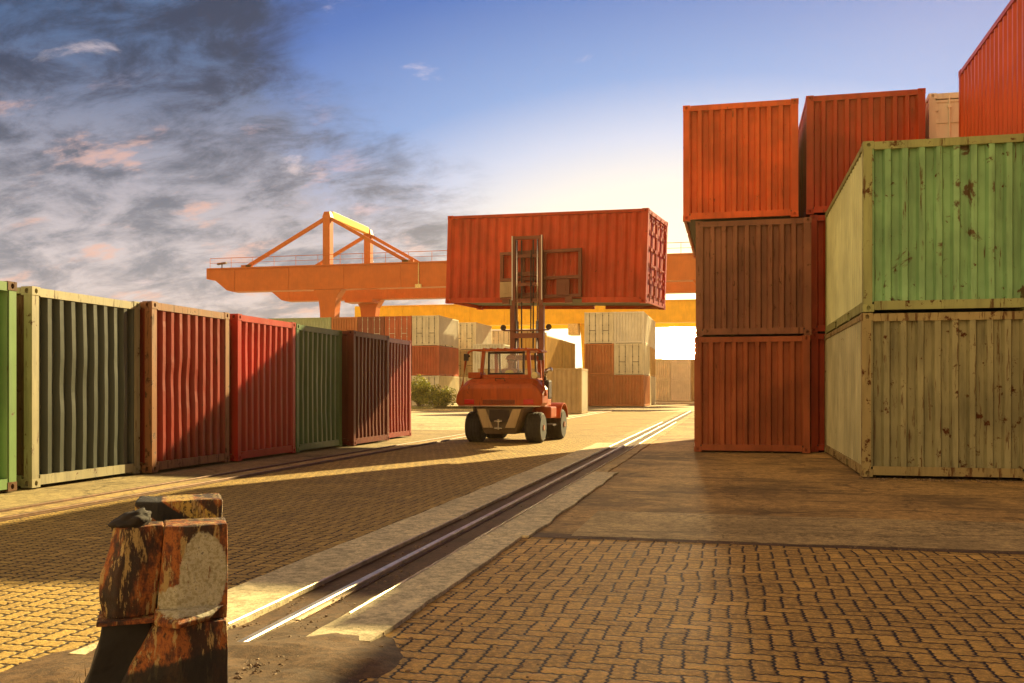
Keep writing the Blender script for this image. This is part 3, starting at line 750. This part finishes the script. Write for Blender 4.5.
# ------------------------------------------------------------------ ground
def herring(name, col, rot=0.0, unit=0.112, joint=0.062):
    m, t, b = newmat(name)
    tc = t.n('ShaderNodeTexCoord')
    v = t.mapv(tc.outputs['Object'], (1,1,1), (0,0,0), (0,0,rot))
    wob = t.noise(tc.outputs['Object'], 1.3, 3); wob2 = t.noise(t.mapv(tc.outputs['Object'], loc=(7,3,0)), 1.3, 3)
    x, y, _ = t.sep(v)
    x = x/unit + (wob-0.5)*0.9; y = y/unit + (wob2-0.5)*0.9
    X = x + (y*1.0).pingpong(0.25)*0.42; Y = y + (x*1.0).pingpong(0.25)*0.42
    i = X.floor(); j = Y.floor(); fx = X.fract(); fy = Y.fract()
    k = (i - j).mod(4.0)
    ver = k.gt(1.5); hor = 1.0 - ver
    k1 = (k-1.0).abs().lt(0.5); k2 = (k-2.0).abs().lt(0.5)
    ax = fx + k1; ay = fy + k2
    lx = hor + 1.0; ly = ver + 1.0
    d = ax.min(lx-ax).min(ay.min(ly-ay))
    nE0 = t.noise(tc.outputs['Object'], 75, 3, 0.7)
    wn = t.n('ShaderNodeTexWhiteNoise'); wn.noise_dimensions = '2D'
    t.link(t.comb(i-k1, j-k2), wn.inputs['Vector']); rnd = V(m.node_tree, wn.outputs[0])
    n1 = t.noise(tc.outputs['Object'], 28, 6, 0.7); n2 = t.noise(tc.outputs['Object'], 0.55, 5, 0.6); n3 = t.noise(tc.outputs['Object'], 3.2, 6, 0.65)
    c = t.ramp(rnd, [(0.0, [q*0.66 for q in col]), (0.4, [q*0.92 for q in col]), (0.9, [q*1.12 for q in col]), (1.0, [min(1, q*1.5) for q in col])])
    c = t.mix(n3.step(0.3, 0.75)*0.6, c, [q*0.55 for q in col])
    c = t.mix(n2.step(0.5, 0.66)*0.55, c, [q*0.28 for q in col])
    c = t.mix(n1.step(0.44, 0.60)*0.5, c, [min(1, q*1.9) for q in col])
    c = t.mix(nE0.step(0.52, 0.62)*0.35, c, [q*0.35 for q in col])
    nE = t.noise(tc.outputs['Object'], 40, 4, 0.7)
    dd = d + (nE-0.5)*0.16
    g = dd.step(joint*0.6, joint*1.6)
    c = t.mix(g, (0.026, 0.015, 0.007), c)
    t.link(c, b.inputs['Base Color'])
    t.link(0.68 + n3*0.25, b.inputs['Roughness'])
    h = dd.step(0.0, joint*2.6)
    bump(t, b, h + rnd*0.5 + n1*0.5 + nE0*0.25, 1.0, 0.014)
    return m
def concrete(name, col, dark=0.5, stains=0.6, scale=1.0, cracks=True):
    m, t, b = newmat(name)
    tc = t.n('ShaderNodeTexCoord'); v = tc.outputs['Object']
    a = t.noise(v, 0.35*scale, 6, 0.65, 0.4); f = t.noise(v, 9*scale, 8, 0.7); g = t.noise(t.mapv(v, (0.35, 1.5, 1)), 1.1*scale, 7, 0.65, 0.3)
    f2 = t.noise(v, 38*scale, 5, 0.75)
    c = t.mix((f*0.55+f2*0.45).step(0.38, 0.62), [q*0.5 for q in col], [q*1.4 for q in col])
    c = t.mix(a.step(0.44, 0.60)*dark, c, [q*0.3 for q in col])
    c = t.mix(t.noise(v, 2.6*scale, 8, 0.72, 0.5).step(0.52, 0.62)*0.45, c, [min(1, q*1.45) for q in col])
    c = t.mix(g.step(0.5, 0.7)*stains, c, [q*0.25 for q in col])
    h = f*0.8 + t.noise(v, 70*scale, 3)*0.5
    if cracks:
        vo = t.n('ShaderNodeTexVoronoi'); vo.feature = 'DISTANCE_TO_EDGE'; vo.inputs['Scale'].default_value = 0.45*scale
        dv = t.n('ShaderNodeVectorMath', operation='ADD'); t.link(v, dv.inputs[0]); nn = t.noise(v, 2.0, 6, .7)*0.9; t.link(t.comb(nn, nn, nn), dv.inputs[1]); t.link(dv.outputs[0], vo.inputs['Vector'])
        ck = V(m.node_tree, vo.outputs['Distance']).step(0.004, 0.02)
        c = t.mix(ck*0.5+0.5, [q*0.12 for q in col], c); h = h + ck*0.6
    t.link(c, b.inputs['Base Color']); t.link(0.78 + a*0.2, b.inputs['Roughness'])
    bump(t, b, h, 0.6, 0.012)
    return m
M_brick = herring('pavers', (0.52, 0.30, 0.065))
M_brickL = herring('pavers_left', (0.42, 0.27, 0.065), R(0))
M_slab = concrete('far_concrete', (0.58, 0.47, 0.26), 0.3, 0.35, 0.5)
M_apron = concrete('stained_apron', (0.46, 0.27, 0.08), 0.8, 0.85)
M_strip = concrete('strip_concrete', (0.68, 0.57, 0.34), 0.25, 0.35, 1.6, False)
M_strip2 = concrete('edge_concrete', (0.48, 0.33, 0.13), 0.4, 0.5, 1.4)
M_dirt = concrete('dirt', (0.13, 0.072, 0.03), 0.4, 0.4, 2.0, False)
M_chan = concrete('channel_bed', (0.12, 0.06, 0.024), 0.4, 0.4, 3.0, False)
M_rail = plain('worn_rail', (0.62, 0.55, 0.42), 0.42, 0.85, 0.25, 6)
M_railr = plain('rusty_rail', (0.16, 0.09, 0.05), 0.5, 0.5, 0.4, 6)

def sheet(name, x0, x1, y0, y1, z, mat, nx=1, ny=1, jag=0.0, th=0.0, hgt=0.0, yjag=0.0):
    bm = bmesh.new(); rows = []
    for j in range(ny+1):
        row = []
        for i in range(nx+1):
            x = x0+(x1-x0)*i/nx; y = y0+(y1-y0)*j/ny
            if jag and (i in (0, nx)):
                x += jag*(noise.noise(Vector((y*1.7, x0, 3)))+0.5*noise.noise(Vector((y*6, x1, 1))))
            if yjag and j in (0, ny): y += yjag*(noise.noise(Vector((x*1.1, y0, 3)))+0.6*noise.noise(Vector((x*7, y1, 1))))
            zz = z + (hgt*noise.noise(Vector((x*0.4, y*0.4, 0))) if hgt else 0)
            row.append(bm.verts.new((x, y, zz)))
        rows.append(row)
    for a, b in zip(rows, rows[1:]):
        for i in range(nx): bm.faces.new((a[i], a[i+1], b[i+1], b[i]))
    if th:
        r = bmesh.ops.extrude_face_region(bm, geom=bm.faces[:])
        for v in [g for g in r['geom'] if isinstance(g, bmesh.types.BMVert)]: v.co.z -= th
        bmesh.ops.recalc_face_normals(bm, faces=bm.faces[:])
    me = bpy.data.meshes.new(name); bm.to_mesh(me); bm.free()
    return tag(link(name, me, mat), kind='structure')
sheet('ground', -420, 420, -60, 620, -0.012, M_slab)
sheet('right_paving', -1.9, 14, -6, 8.65, 0.0, M_brick, 4, 60)
sheet('right_apron', -2.0, 16, 8.66, 62, -0.004, M_apron)
tag(sheet('concrete_edge_strip', -1.45, 15, 8.72, 10.6, 0.006, M_strip2, 260, 12, yjag=0.05), kind='structure')
sheet('left_paving', -7.35, -3.1, -6, 60, -0.002, M_brickL)
sheet('far_left_paving', -30, -8.02, -6, 31, -0.003, concrete('row_concrete', (0.36, 0.27, 0.12), 0.4, 0.5, 1.0))
sheet('slab_joint', -1.8, 15, 8.58, 8.86, 0.0035, M_dirt, 260, 1, yjag=0.035)
# crane rail channel between two raised concrete strips
RAILX = -2.52
sheet('channel_bed', -2.82, -2.2, 3.6, 62, -0.006, M_chan)
sheet('left_concrete_strip', -3.30, -2.785, 4.2, 24, 0.022, M_strip, 2, 90, 0.03, 0.06)
sheet('left_concrete_strip_far', -3.12, -2.785, 24.05, 60, 0.016, M_strip2, 2, 60, 0.03, 0.05)
sheet('right_concrete_strip', -2.235, -1.86, 4.75, 8.5, 0.026, M_strip, 2, 50, 0.025, 0.06)
sheet('right_concrete_strip_far', -2.235, -1.80, 8.56, 15.5, 0.020, M_strip, 2, 60, 0.04, 0.05)
sheet('right_concrete_strip_end', -2.235, -1.98, 15.55, 60, 0.012, M_strip2, 2, 60, 0.03, 0.04)
def rail(x, y0, y1, w, z, label, mt=None):
    r = empty('crane_rail', (x, y0, 0), 0, label, 'rail', 'rails across the yard')
    L = y1-y0
    MB().prism([(-w/2, z-0.035), (w/2, z-0.035), (w/2, z-0.006), (w/2-0.006, z), (-w/2+0.006, z), (-w/2, z-0.006)], 0, L).build('rail_head', mt or M_rail, r)
    MB().box(-0.008, 0.008, 0, L, -0.005, z-0.036).box(-w*0.9, w*0.9, 0, L, -0.006, 0.002).build('rail_web', M_railr, r)
    return r
rail(RAILX, 4.55, 62, 0.052, 0.034, 'bright worn crane rail in the channel between the concrete strips')
rail(-2.785, 4.9, 40, 0.014, 0.036, 'thin steel edge along the left side of the rail channel')
rail(-2.215, 5.3, 40, 0.012, 0.036, 'thin steel edge along the right side of the rail channel')
sheet('left_track_bed', -8.05, -7.36, -6, 62, -0.007, M_chan)
sheet('left_track_concrete', -7.86, -7.52, -6, 62, 0.006, M_strip2, 1, 60, 0.02)
rail(-7.93, -4, 62, 0.05, 0.028, 'rusty rail nearer the left row of containers', M_railr)
rail(-7.44, -4, 62, 0.05, 0.030, 'rusty rail nearer the paving in the left track', M_railr)
# dirt at the end of the rail
bm = bmesh.new(); n = 46; G = []
for j in range(n+1):
    row = []
    for i in range(n+1):
        u = i/n*2-1; w = j/n*2-1; r = math.hypot(u, w)
        x = -2.45 + u*1.0; y = 3.6 + w*1.9
        e = max(0, 1-r**2 + 0.5*noise.noise(Vector((x*1.3, y*1.3, 5))))
        z = -0.012 + 0.075*min(1, e)**0.8*(0.8+0.5*noise.noise(Vector((x*3, y*3, 0)))) + 0.008*noise.noise(Vector((x*14, y*14, 0)))
        if e <= 0: z = -0.04
        row.append(bm.verts.new((x, y, z)))
    G.append(row)
for a, b_ in zip(G, G[1:]):
    for i in range(n): bm.faces.new((a[i], a[i+1], b_[i+1], b_[i]))
me = bpy.data.meshes.new('dirt_patch'); bm.to_mesh(me); bm.free()
tag(link('dirt_patch', me, M_dirt), kind='structure')
# loose grit and dry weeds
M_grit = plain('grit', (0.2, 0.13, 0.07), 0.8, 0, 0.5, 30)
bm = bmesh.new()
def stone(bm, x, y, z, r):
    vs = bmesh.ops.create_icosphere(bm, subdivisions=1, radius=r, matrix=Matrix.Translation((x, y, z)) @ Matrix.Rotation(random.random()*6, 4, 'Z') @ Matrix.Diagonal((1, random.uniform(.6, 1), random.uniform(.4, .7), 1)))['verts']
    for v in vs: v.co += Vector((random.uniform(-1,1), random.uniform(-1,1), random.uniform(-1,1)))*r*0.2
for _ in range(800):
    a = random.random()*2*PI; r = abs(random.gauss(0, 0.95))
    stone(bm, -2.3+math.cos(a)*r*0.9, 4.1+math.sin(a)*r*1.5, 0.03*max(0, 1-r)+0.008, random.choice((.004, .005, .006, .008, .009, .014)))
for _ in range(500):
    side = random.random()
    if side < .5: x, y = -2.5 + random.uniform(-.27, .27), 4.8 + random.random()**2*14
    else: x, y = random.uniform(-1.6, 8), 8.66 + random.gauss(0, .08)
    stone(bm, x, y, 0.004, random.choice((.005, .008, .012)))
for _ in range(160):
    stone(bm, random.uniform(1.9, 4.5), 15.45 + random.gauss(-.1, .1), 0.004, random.choice((.01, .016, .025)))
me = bpy.data.meshes.new('grit'); bm.to_mesh(me); bm.free()
tag(link('grit', me, M_grit), 'loose stones and grit scattered by the rail end and slab joints', 'gravel', None, 'stuff')
def blades(name, pts, hgt, mat, label, cat, wid=0.006):
    bm = bmesh.new()
    for (x, y, z) in pts:
        h = hgt*random.uniform(.4, 1.1); a = random.random()*2*PI; dx, dy = math.cos(a), math.sin(a); ln = random.uniform(.2, .9)*h
        p0 = Vector((x, y, z)); w = Vector((-dy, dx, 0))*wid
        m1 = p0 + Vector((dx*ln*.35, dy*ln*.35, h*.6)); p2 = p0 + Vector((dx*ln, dy*ln, h))
        q = [bm.verts.new(k) for k in (p0-w, p0+w, m1+w*.7, m1-w*.7, p2)]
        bm.faces.new((q[0], q[1], q[2], q[3])); bm.faces.new((q[3], q[2], q[4]))
    me = bpy.data.meshes.new(name); bm.to_mesh(me); bm.free()
    return tag(link(name, me, mat), label, cat, None, 'stuff')
M_dry = plain('dry_grass', (0.28, 0.19, 0.07), 0.8, 0, 0.4, 20, 0)
pts = []
for _ in range(900):
    a = random.gauss(0, 1); pts.append((-2.62+random.gauss(0, .16), 3.35+random.gauss(0, .28), 0.0))
blades('dry_weeds', pts, 0.09, M_dry, 'dry brown weeds growing round the foot of the rusty stop', 'weeds', 0.003)

# ------------------------------------------------------------------ rusty end stop in the foreground
def stopmat(haz=False):
    m, t, b = newmat('flaking_stop_paint')
    tc = t.n('ShaderNodeTexCoord'); v = tc.outputs['Object']
    x, y, z = t.sep(v)
    n1 = t.noise(t.mapv(v, (22, 22, 4)), 1.6, 9, 0.7); n2 = t.noise(t.mapv(v, (1.4, 1.4, 0.8)), 12, 10, 0.74); n3 = t.noise(v, 60, 5, 0.75); n4 = t.noise(t.mapv(v, (5, 5, 2), (4, 2, 8)), 1.4, 7, 0.65)
    c = t.ramp(n2, [(0.36, (0.022, 0.009, 0.005)), (0.46, (0.15, 0.035, 0.009)), (0.55, (0.42, 0.13, 0.022)), (0.64, (0.05, 0.014, 0.006))])
    c = t.mix(n4.step(0.47, 0.56)*0.92, c, (0.022, 0.012, 0.008))      # dark weathered bands
    c = t.mix(n1.step(0.545, 0.585), c, (0.42, 0.29, 0.11))              # flakes of old ochre paint
    # patch of surviving cream paint on the right face
    e = (((x-0.125)/0.085).pow(2.0) + ((z-0.665)/0.155).pow(2.0))
    patch = (e + (n2-0.5)*1.1 + (n3-0.5)*0.6).step(1.12, 0.96)
    e2 = (((x-0.03)/0.085).pow(2.0) + ((z-0.575)/0.05).pow(2.0)); patch2 = (e2 + (n2-0.5)*2.0 + (n1-0.5)*3).step(1.15, 0.95)
    cream = t.mix(n3.step(0.38, 0.62), (0.33, 0.29, 0.17), (0.60, 0.56, 0.42))
    cream = t.mix(n1.step(0.62, 0.66), cream, (0.2, 0.08, 0.03))
    c = t.mix(patch.max(patch2), c, cream)
    if haz:
        sv = ((x*0.8 + z*1.0 + (n2-0.5)*0.03)/0.20).fract()
        c = t.mix(sv.step(0.52, 0.56)*sv.step(0.99, 0.96)*n3.step(0.60, 0.5)*n1.step(0.56, 0.50), c, (0.50, 0.33, 0.07))
        c = t.mix(sv.step(0.0, 0.03)*sv.step(0.50, 0.46)*x.step(0.12, 0.06), c, (0.012, 0.01, 0.008))
    # black tar band at the foot, with an uneven edge
    tar = (z - x*0.18 + (n2-0.5)*0.09).step(0.365, 0.345)
    c = t.mix(tar*0.93, c, (0.014, 0.012, 0.009))
    c = t.mix(n3.step(0.56, 0.66)*0.7, c, (0.02, 0.01, 0.006))
    t.link(c, b.inputs['Base Color']); t.link(0.5 + n2*0.4, b.inputs['Roughness'])
    bump(t, b, n2*1.0 + n3*0.4 + n1*0.6 + patch*0.25, 0.8, 0.010)
    return m
M_stop = stopmat()
M_tar = plain('tarred_black', (0.012, 0.010, 0.009), 0.65, 0, 0.3, 10, 0.5)
st = empty('end_stop', cam2w(-1.31, 3.62, 0.0), YAW + R(20.1), 'rusty crane rail end stop with flaking cream paint, in the left foreground', 'end stop')
def refine(me_obj, cuts=2, amp=0.004):
    cuts += 1
    me = me_obj.data; bm = bmesh.new(); bm.from_mesh(me)
    bmesh.ops.subdivide_edges(bm, edges=bm.edges[:], cuts=cuts, use_grid_fill=True)
    for v in bm.verts:
        q = v.co*26; v.co += Vector((noise.noise(q), noise.noise(q+Vector((2,0,0))), noise.noise(q+Vector((0,3,0)))))*amp*0.35
        q = v.co*9; v.co += Vector((noise.noise(q), noise.noise(q+Vector((5,0,0))), noise.noise(q+Vector((0,7,0)))))*amp
    bm.to_mesh(me); bm.free()
# right post: plan ridge facing the camera; y negative = towards camera
def lp(z, xl, xm, xr, yf, ym, yb): return [(xl, yb, z), (xl, yf, z), (xm, ym, z), (xr, yf+.0, z), (xr, yb, z)]
m = MB(); m.loft([lp(-0.03, -0.24, 0.03, 0.215, -0.13, -0.17, 0.16), lp(0.28, -0.165, 0.03, 0.212, -0.12, -0.155, 0.16), lp(0.49, -0.05, 0.03, 0.21, -0.10, -0.135, 0.16)])
o = m.build('lower_post', M_stop, st, bevel=0.006); refine(o, 3, 0.006)
m = MB(); m.loft([lp(0.493, -0.045, 0.035, 0.14, -0.12, -0.21, -0.05), lp(0.512, -0.048, 0.035, 0.15, -0.125, -0.215, -0.05), lp(0.545, -0.045, 0.035, 0.20, -0.09, -0.13, -0.05)])
o = m.build('lip', M_stop, st, bevel=0.005); refine(o, 2, 0.005)
m = MB(); m.loft([lp(0.494, -0.04, 0.03, 0.212, -0.075, -0.095, 0.15), lp(0.62, -0.035, 0.03, 0.215, -0.065, -0.085, 0.15), lp(0.848, -0.012, 0.03, 0.213, -0.06, -0.075, 0.14)])
o = m.build('upper_post', M_stop, st, bevel=0.005); refine(o, 3, 0.004)
m = MB()
def lq(z, xl, xa, xr, yf, yb): return [(xl, yb, z), (xl, yf+.05, z), (xl+xa, yf, z), (-0.1, yf+.004, z), (xr, yf+.03, z), (xr, yb, z)]
m.loft([lq(0.52, -0.232, 0.05, -0.045, -0.075, 0.10), lq(0.60, -0.24, 0.06, -0.042, -0.09, 0.10), lq(0.68, -0.236, 0.065, -0.03, -0.085, 0.10), lq(0.77, -0.205, 0.05, -0.02, -0.075, 0.10), lq(0.852, -0.19, 0.04, -0.016, -0.065, 0.09)])
o = m.build('left_cheek', M_stop, st, bevel=0.006); refine(o, 3, 0.006)
m = MB(); m.box(-0.245, -0.05, -0.115, 0.09, 0.503, 0.519); o = m.build('shelf', M_stop, st, bevel=0.003)
m = MB(); m.loft([[(a, -0.05, z), (b_, -0.05, z), (b_, 0.14, z), (a, 0.14, z)] for z, a, b_ in ((-0.03, -0.42, -0.20), (0.15, -0.35, -0.16), (0.28, -0.285, -0.12), (0.40, -0.245, -0.07), (0.502, -0.23, -0.055))])
o = m.build('tarred_leg', M_tar, st, bevel=0.008); refine(o, 2, 0.006)
m = MB(); m.loft([[(-0.125, 0.24, z), (-0.04 , 0.20, z), (0.21, 0.20, z), (0.21, 0.44, z), (-0.115, 0.44, z)] for z in (-0.03, 0.5, 0.915)])
o = m.build('rear_block', M_stop, st, bevel=0.012); refine(o, 3, 0.006)
M_haz = stopmat(True)
o.material_slots[0].material = M_haz
# lump of black cloth on the cheek
bm = bmesh.new(); bmesh.ops.create_icosphere(bm, subdivisions=4, radius=1)
for v in bm.verts:
    q = v.co.copy(); nn = noise.noise(q*1.6)*0.35 + abs(noise.noise(q*3.2+Vector((4,4,4))))*0.16
    v.co = Vector((q.x*0.075*(1+nn), q.y*0.07*(1+nn), q.z*0.034*(1+nn)))
me = bpy.data.meshes.new('black_rag'); bm.to_mesh(me); bm.free()
for p_ in me.polygons: p_.use_smooth = True
rg = link('rag', me, plain('oily_cloth', (0.02, 0.014, 0.012), 0.85, 0, 0.3, 20), None)
rg.location = Matrix.Translation(st.location) @ Matrix.Rotation(YAW + R(20.1), 4, 'Z') @ Vector((-0.125, 0, 0.868)) ; rg.rotation_euler = (0, R(-18), YAW)
tag(rg, 'crumpled oily black rag lying on top of the rusty end stop', 'rag')

# ------------------------------------------------------------------ bush, verge, kerb
def leafmat(name, col):
    m, t, b = newmat(name)
    oi = t.n('ShaderNodeNewGeometry'); rnd = V(m.node_tree, oi.outputs['Random Per Island'])
    c = t.ramp(rnd, [(0, [q*0.45 for q in col]), (0.5, col), (1, (col[0]*2.0, col[1]*1.6, col[2]*1.2))])
    t.link(c, b.inputs['Base Color']); b.inputs['Roughness'].default_value = 0.6
    b.inputs['Transmission Weight'].default_value = 0.0
    tr = t.n('ShaderNodeBsdfTranslucent'); t.link(c, tr.inputs['Color']); mx = t.n('ShaderNodeMixShader'); mx.inputs[0].default_value = 0.35
    t.link(b.outputs[0], mx.inputs[1]); t.link(tr.outputs[0], mx.inputs[2]); t.link(mx.outputs[0], m.node_tree.nodes['Material Output'].inputs[0])
    return m
M_leaf = leafmat('bush_leaves', (0.26, 0.29, 0.045)); M_bark = plain('bark', (0.12, 0.08, 0.05), 0.8)
def bush(px, d, hgt, wid, n, label, seed):
    rnd = random.Random(seed)
    base = cam2w((px-512)*d/950, d, 0); r = empty('bush', base, 0, label, 'bush', 'bushes by the far stack')
    stems = MB(); bm = bmesh.new(); clumps = []
    for i in range(9):
        a = rnd.random()*2*PI; q = rnd.uniform(.15, .5)*wid; top = Vector((math.cos(a)*q, math.sin(a)*q*.7, hgt*rnd.uniform(.45, .95)))
        mid = top*0.5 + Vector((rnd.uniform(-.1,.1), rnd.uniform(-.1,.1), 0.1)); stems.tube([(0,0,0), mid, top], 0.05, 6, 0.012); clumps += [(top, .42), (mid, .35), (top*.8+Vector((rnd.uniform(-.4,.4), 0, .1)), .35)]
    stems.build('stem', M_bark, r)
    for i in range(n):
        c, cr_ = rnd.choice(clumps); s = cr_*wid/2.2
        while True:
            o_ = Vector((rnd.uniform(-1,1), rnd.uniform(-1,1), rnd.uniform(-1,1)))
            if o_.length < 1: break
        p_ = c + o_*s; p_.z = max(0.03, p_.z)
        L_ = rnd.uniform(.05, .11); d1 = Vector((rnd.gauss(0,1), rnd.gauss(0,1), rnd.gauss(0,1))).normalized(); d2 = d1.cross(Vector((rnd.gauss(0,1), rnd.gauss(0,1), rnd.gauss(0,1)))).normalized()
        vs = [bm.verts.new(p_ + k_) for k_ in (-d1*L_, d2*L_*.45, d1*L_, -d2*L_*.45)]
        bm.faces.new(vs)
    me = bpy.data.meshes.new('foliage'); bm.to_mesh(me); bm.free(); link('foliage', me, M_leaf, r)
bush(420, 67, 2.3, 2.6, 5200, 'yellow green bush with the taller crown beside the far end of the left row', 3)
bush(438, 66, 1.3, 2.6, 3600, 'lower yellow green bush right of the taller one under the far stack', 4)
M_grass = leafmat('verge_grass', (0.14, 0.13, 0.035))
pts = []
A = cam2w((404-512)*63/950, 63); B = cam2w((470-512)*63/950, 63)
for _ in range(9000):
    u = random.random(); q = A.lerp(B, u); pts.append((q.x, q.y + random.uniform(-.8, 2.6), 0.05))
blades('verge_grass', pts, 0.22, M_grass, 'strip of dry yellow green grass below the bushes', 'grass', 0.02)
kb = MB(); kb.box(0, (B-A).length+2, -0.12, 0.0, -0.01, 0.13)
ko = kb.build('kerb', M_strip, None, bevel=0.015); ko.location = A + Vector((-1, -0.9, 0)); ko.rotation_euler = (0, 0, YAW*0.98); tag(ko, kind='structure')

# ------------------------------------------------------------------ world
w = bpy.data.worlds.new('World'); scene.world = w; w.use_nodes = True
t = T(w.node_tree); bg = w.node_tree.nodes['Background']
tc = t.n('ShaderNodeTexCoord'); D = tc.outputs['Generated']
x, y, z = t.sep(D)
GA, GE = R(-2.9), R(2.6)
g = (math.sin(GA)*math.cos(GE), math.cos(GA)*math.cos(GE), math.sin(GE))
dot = (x*g[0] + y*g[1] + z*g[2]).min(0.99999)
ang = dot.acos() * (180/PI)
k = 1/90.0
S = 4.0   # ramp colours are stored divided by S
def sc(c): return [q/S for q in c]
az = x.atan2(y) * (180/PI)
el = (z.min(0.9999).acos()*-1.0 + 1.5708) * (180/PI)
da = (az + 2.9) * 0.68; de = (el - 2.6) * 1.22
sA = (da*da + de*de).pow(0.5)
col = t.ramp(sA*k, [(0.0, sc((4.0,3.2,1.9))), (3*k, sc((3.4,2.7,1.6))), (7*k, sc((1.7,1.42,0.85))), (11*k, sc((1.0,0.93,0.80))), (15*k, sc((0.60,0.68,0.86))), (19*k, sc((0.20,0.38,0.74))), (26*k, sc((0.020,0.15,0.52))), (35*k, sc((0.004,0.07,0.34))), (50*k, sc((0.002,0.03,0.15))), (1.0, sc((0.04,0.04,0.05)))])
az = x.atan2(y) * (180/PI)
# paler haze band low in the sky
band = (z.max(0.0) * -7.5).exp()
col = t.mix(band * (az.step(38, 10)*0.8+0.2) * ang.step(8, 26) * (ang.step(75, 45)*0.62+0.13), col, sc((0.60, 0.54, 0.60)))
# clouds projected on a flat layer
den = z.max(0.0) + 0.34
cv = t.comb(x/den, y/den, 0.0)
c1 = t.noise(t.mapv(cv, (1.0, 1.35, 1)), 2.3, 11, 0.62, 0.35)
c2 = t.noise(t.mapv(cv, (1.0, 1.6, 1), (5.2, 1.7, 0)), 6.0, 9, 0.66, 0.35)
lim = (z*-52.0) - 3.5
msk = (lim - az).step(-7.0, 17.0)
dens = (c1*0.68 + c2*0.32 + msk*0.40)
cov = dens.step(0.58, 0.84) * msk.step(0.0, 0.35)
shade = (c1*0.35 + c2*0.65)
light = t.mix(z.step(0.08, 0.34), sc((0.72,0.64,0.62)), sc((0.06,0.14,0.29)))
darkc = t.mix(z.step(0.06, 0.32), sc((0.27,0.29,0.33)), sc((0.004,0.030,0.075)))
cc_ = t.mix(shade.step(0.40, 0.60), light, darkc)
pink = t.noise(t.mapv(cv, (1, 1.8, 1), (1.3, 8.1, 0)), 5.5, 7, 0.62)
cc_ = t.mix(pink.step(0.54, 0.66) * 0.6 * z.step(0.33, 0.2) * shade.step(0.56, 0.46), cc_, sc((0.95,0.50,0.34)))
col = t.mix(cov*0.93, col, cc_)
# few thin wisps elsewhere
wsp = t.noise(t.mapv(cv, (1, 1.3, 1), (3.0, 5.5, 0)), 5.0, 8, 0.6, 0.3)
col = t.mix(wsp.step(0.64, 0.76) * 0.5 * ang.step(70, 40), col, sc((1.0, 0.80, 0.78)))
# behind the camera: added unseen warm glow that fills the right stack's faces
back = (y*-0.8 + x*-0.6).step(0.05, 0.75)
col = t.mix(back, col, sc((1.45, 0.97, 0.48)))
col = t.mix(z.step(0.0, -0.05), col, sc((0.3, 0.2, 0.1)))
sk = t.n('ShaderNodeTexSky', sky_type='NISHITA'); sk.sun_disc = False; sk.sun_elevation = R(24.5); sk.sun_rotation = math.atan2(0.4, 1.0); sk.air_density = 1; sk.dust_density = 2
nm = t.mix(1.0, sk.outputs[0], (0.006, 0.006, 0.006), 'MULTIPLY')
core = ang.step(1.35, 0.5)*4000.0 + ang.step(3.4, 0.9)*6.0
coreC = t.comb(core, core*0.72, core*0.36)
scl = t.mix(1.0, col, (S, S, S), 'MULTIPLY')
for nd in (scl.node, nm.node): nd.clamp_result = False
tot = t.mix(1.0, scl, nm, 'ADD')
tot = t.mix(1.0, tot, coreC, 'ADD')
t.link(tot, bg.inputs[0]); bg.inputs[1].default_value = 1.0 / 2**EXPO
sun = bpy.data.lights.new('sun', 'SUN'); sun.energy = 5.0; sun.angle = R(0.6); sun.color = (1.0, 0.77, 0.35)
so = bpy.data.objects.new('sun', sun); C.objects.link(so); so.rotation_euler = (-SUN).to_track_quat('-Z', 'Y').to_euler(); so.location = (0, 0, 60)

# haze
HZ = 0.00042
hz = MB(); hz.box(-440, 440, -80, 640, -1.2, 20.6)
ho = hz.build('haze', None, None)
m = bpy.data.materials.new('haze'); m.use_nodes = True; nt = m.node_tree
nt.nodes.remove(nt.nodes['Principled BSDF'])
pv = nt.nodes.new('ShaderNodeVolumePrincipled'); pv.inputs['Color'].default_value = (1.0, 0.70, 0.34, 1); pv.inputs['Density'].default_value = HZ; pv.inputs['Anisotropy'].default_value = 0.5
nt.links.new(pv.outputs[0], nt.nodes['Material Output'].inputs['Volume'])
ho.material_slots[0].material = m
tag(ho, kind='stuff'); ho['label'] = 'warm dusty evening haze hanging over the yard'; ho['category'] = 'haze'

# camera
cd = bpy.data.cameras.new('camera'); co = bpy.data.objects.new('camera', cd); C.objects.link(co)
co.location = (0, 0, CAMZ); co.rotation_euler = (R(90), 0, YAW)
cd.sensor_width = 36; cd.lens = 950/1024*36; cd.shift_y = 48.5/1024; cd.clip_end = 3000; cd.clip_start = 0.05
scene.camera = co
scene.render.resolution_x = 1024; scene.render.resolution_y = 683
scene.view_settings.view_transform = 'Standard'; scene.view_settings.look = 'None'; scene.view_settings.gamma = 1; scene.view_settings.exposure = EXPO
scene.render.engine = 'CYCLES'
scene.cycles.volume_max_steps = 64
scene.cycles.max_bounces = 5; scene.cycles.diffuse_bounces = 3; scene.cycles.glossy_bounces = 2; scene.cycles.transmission_bounces = 2
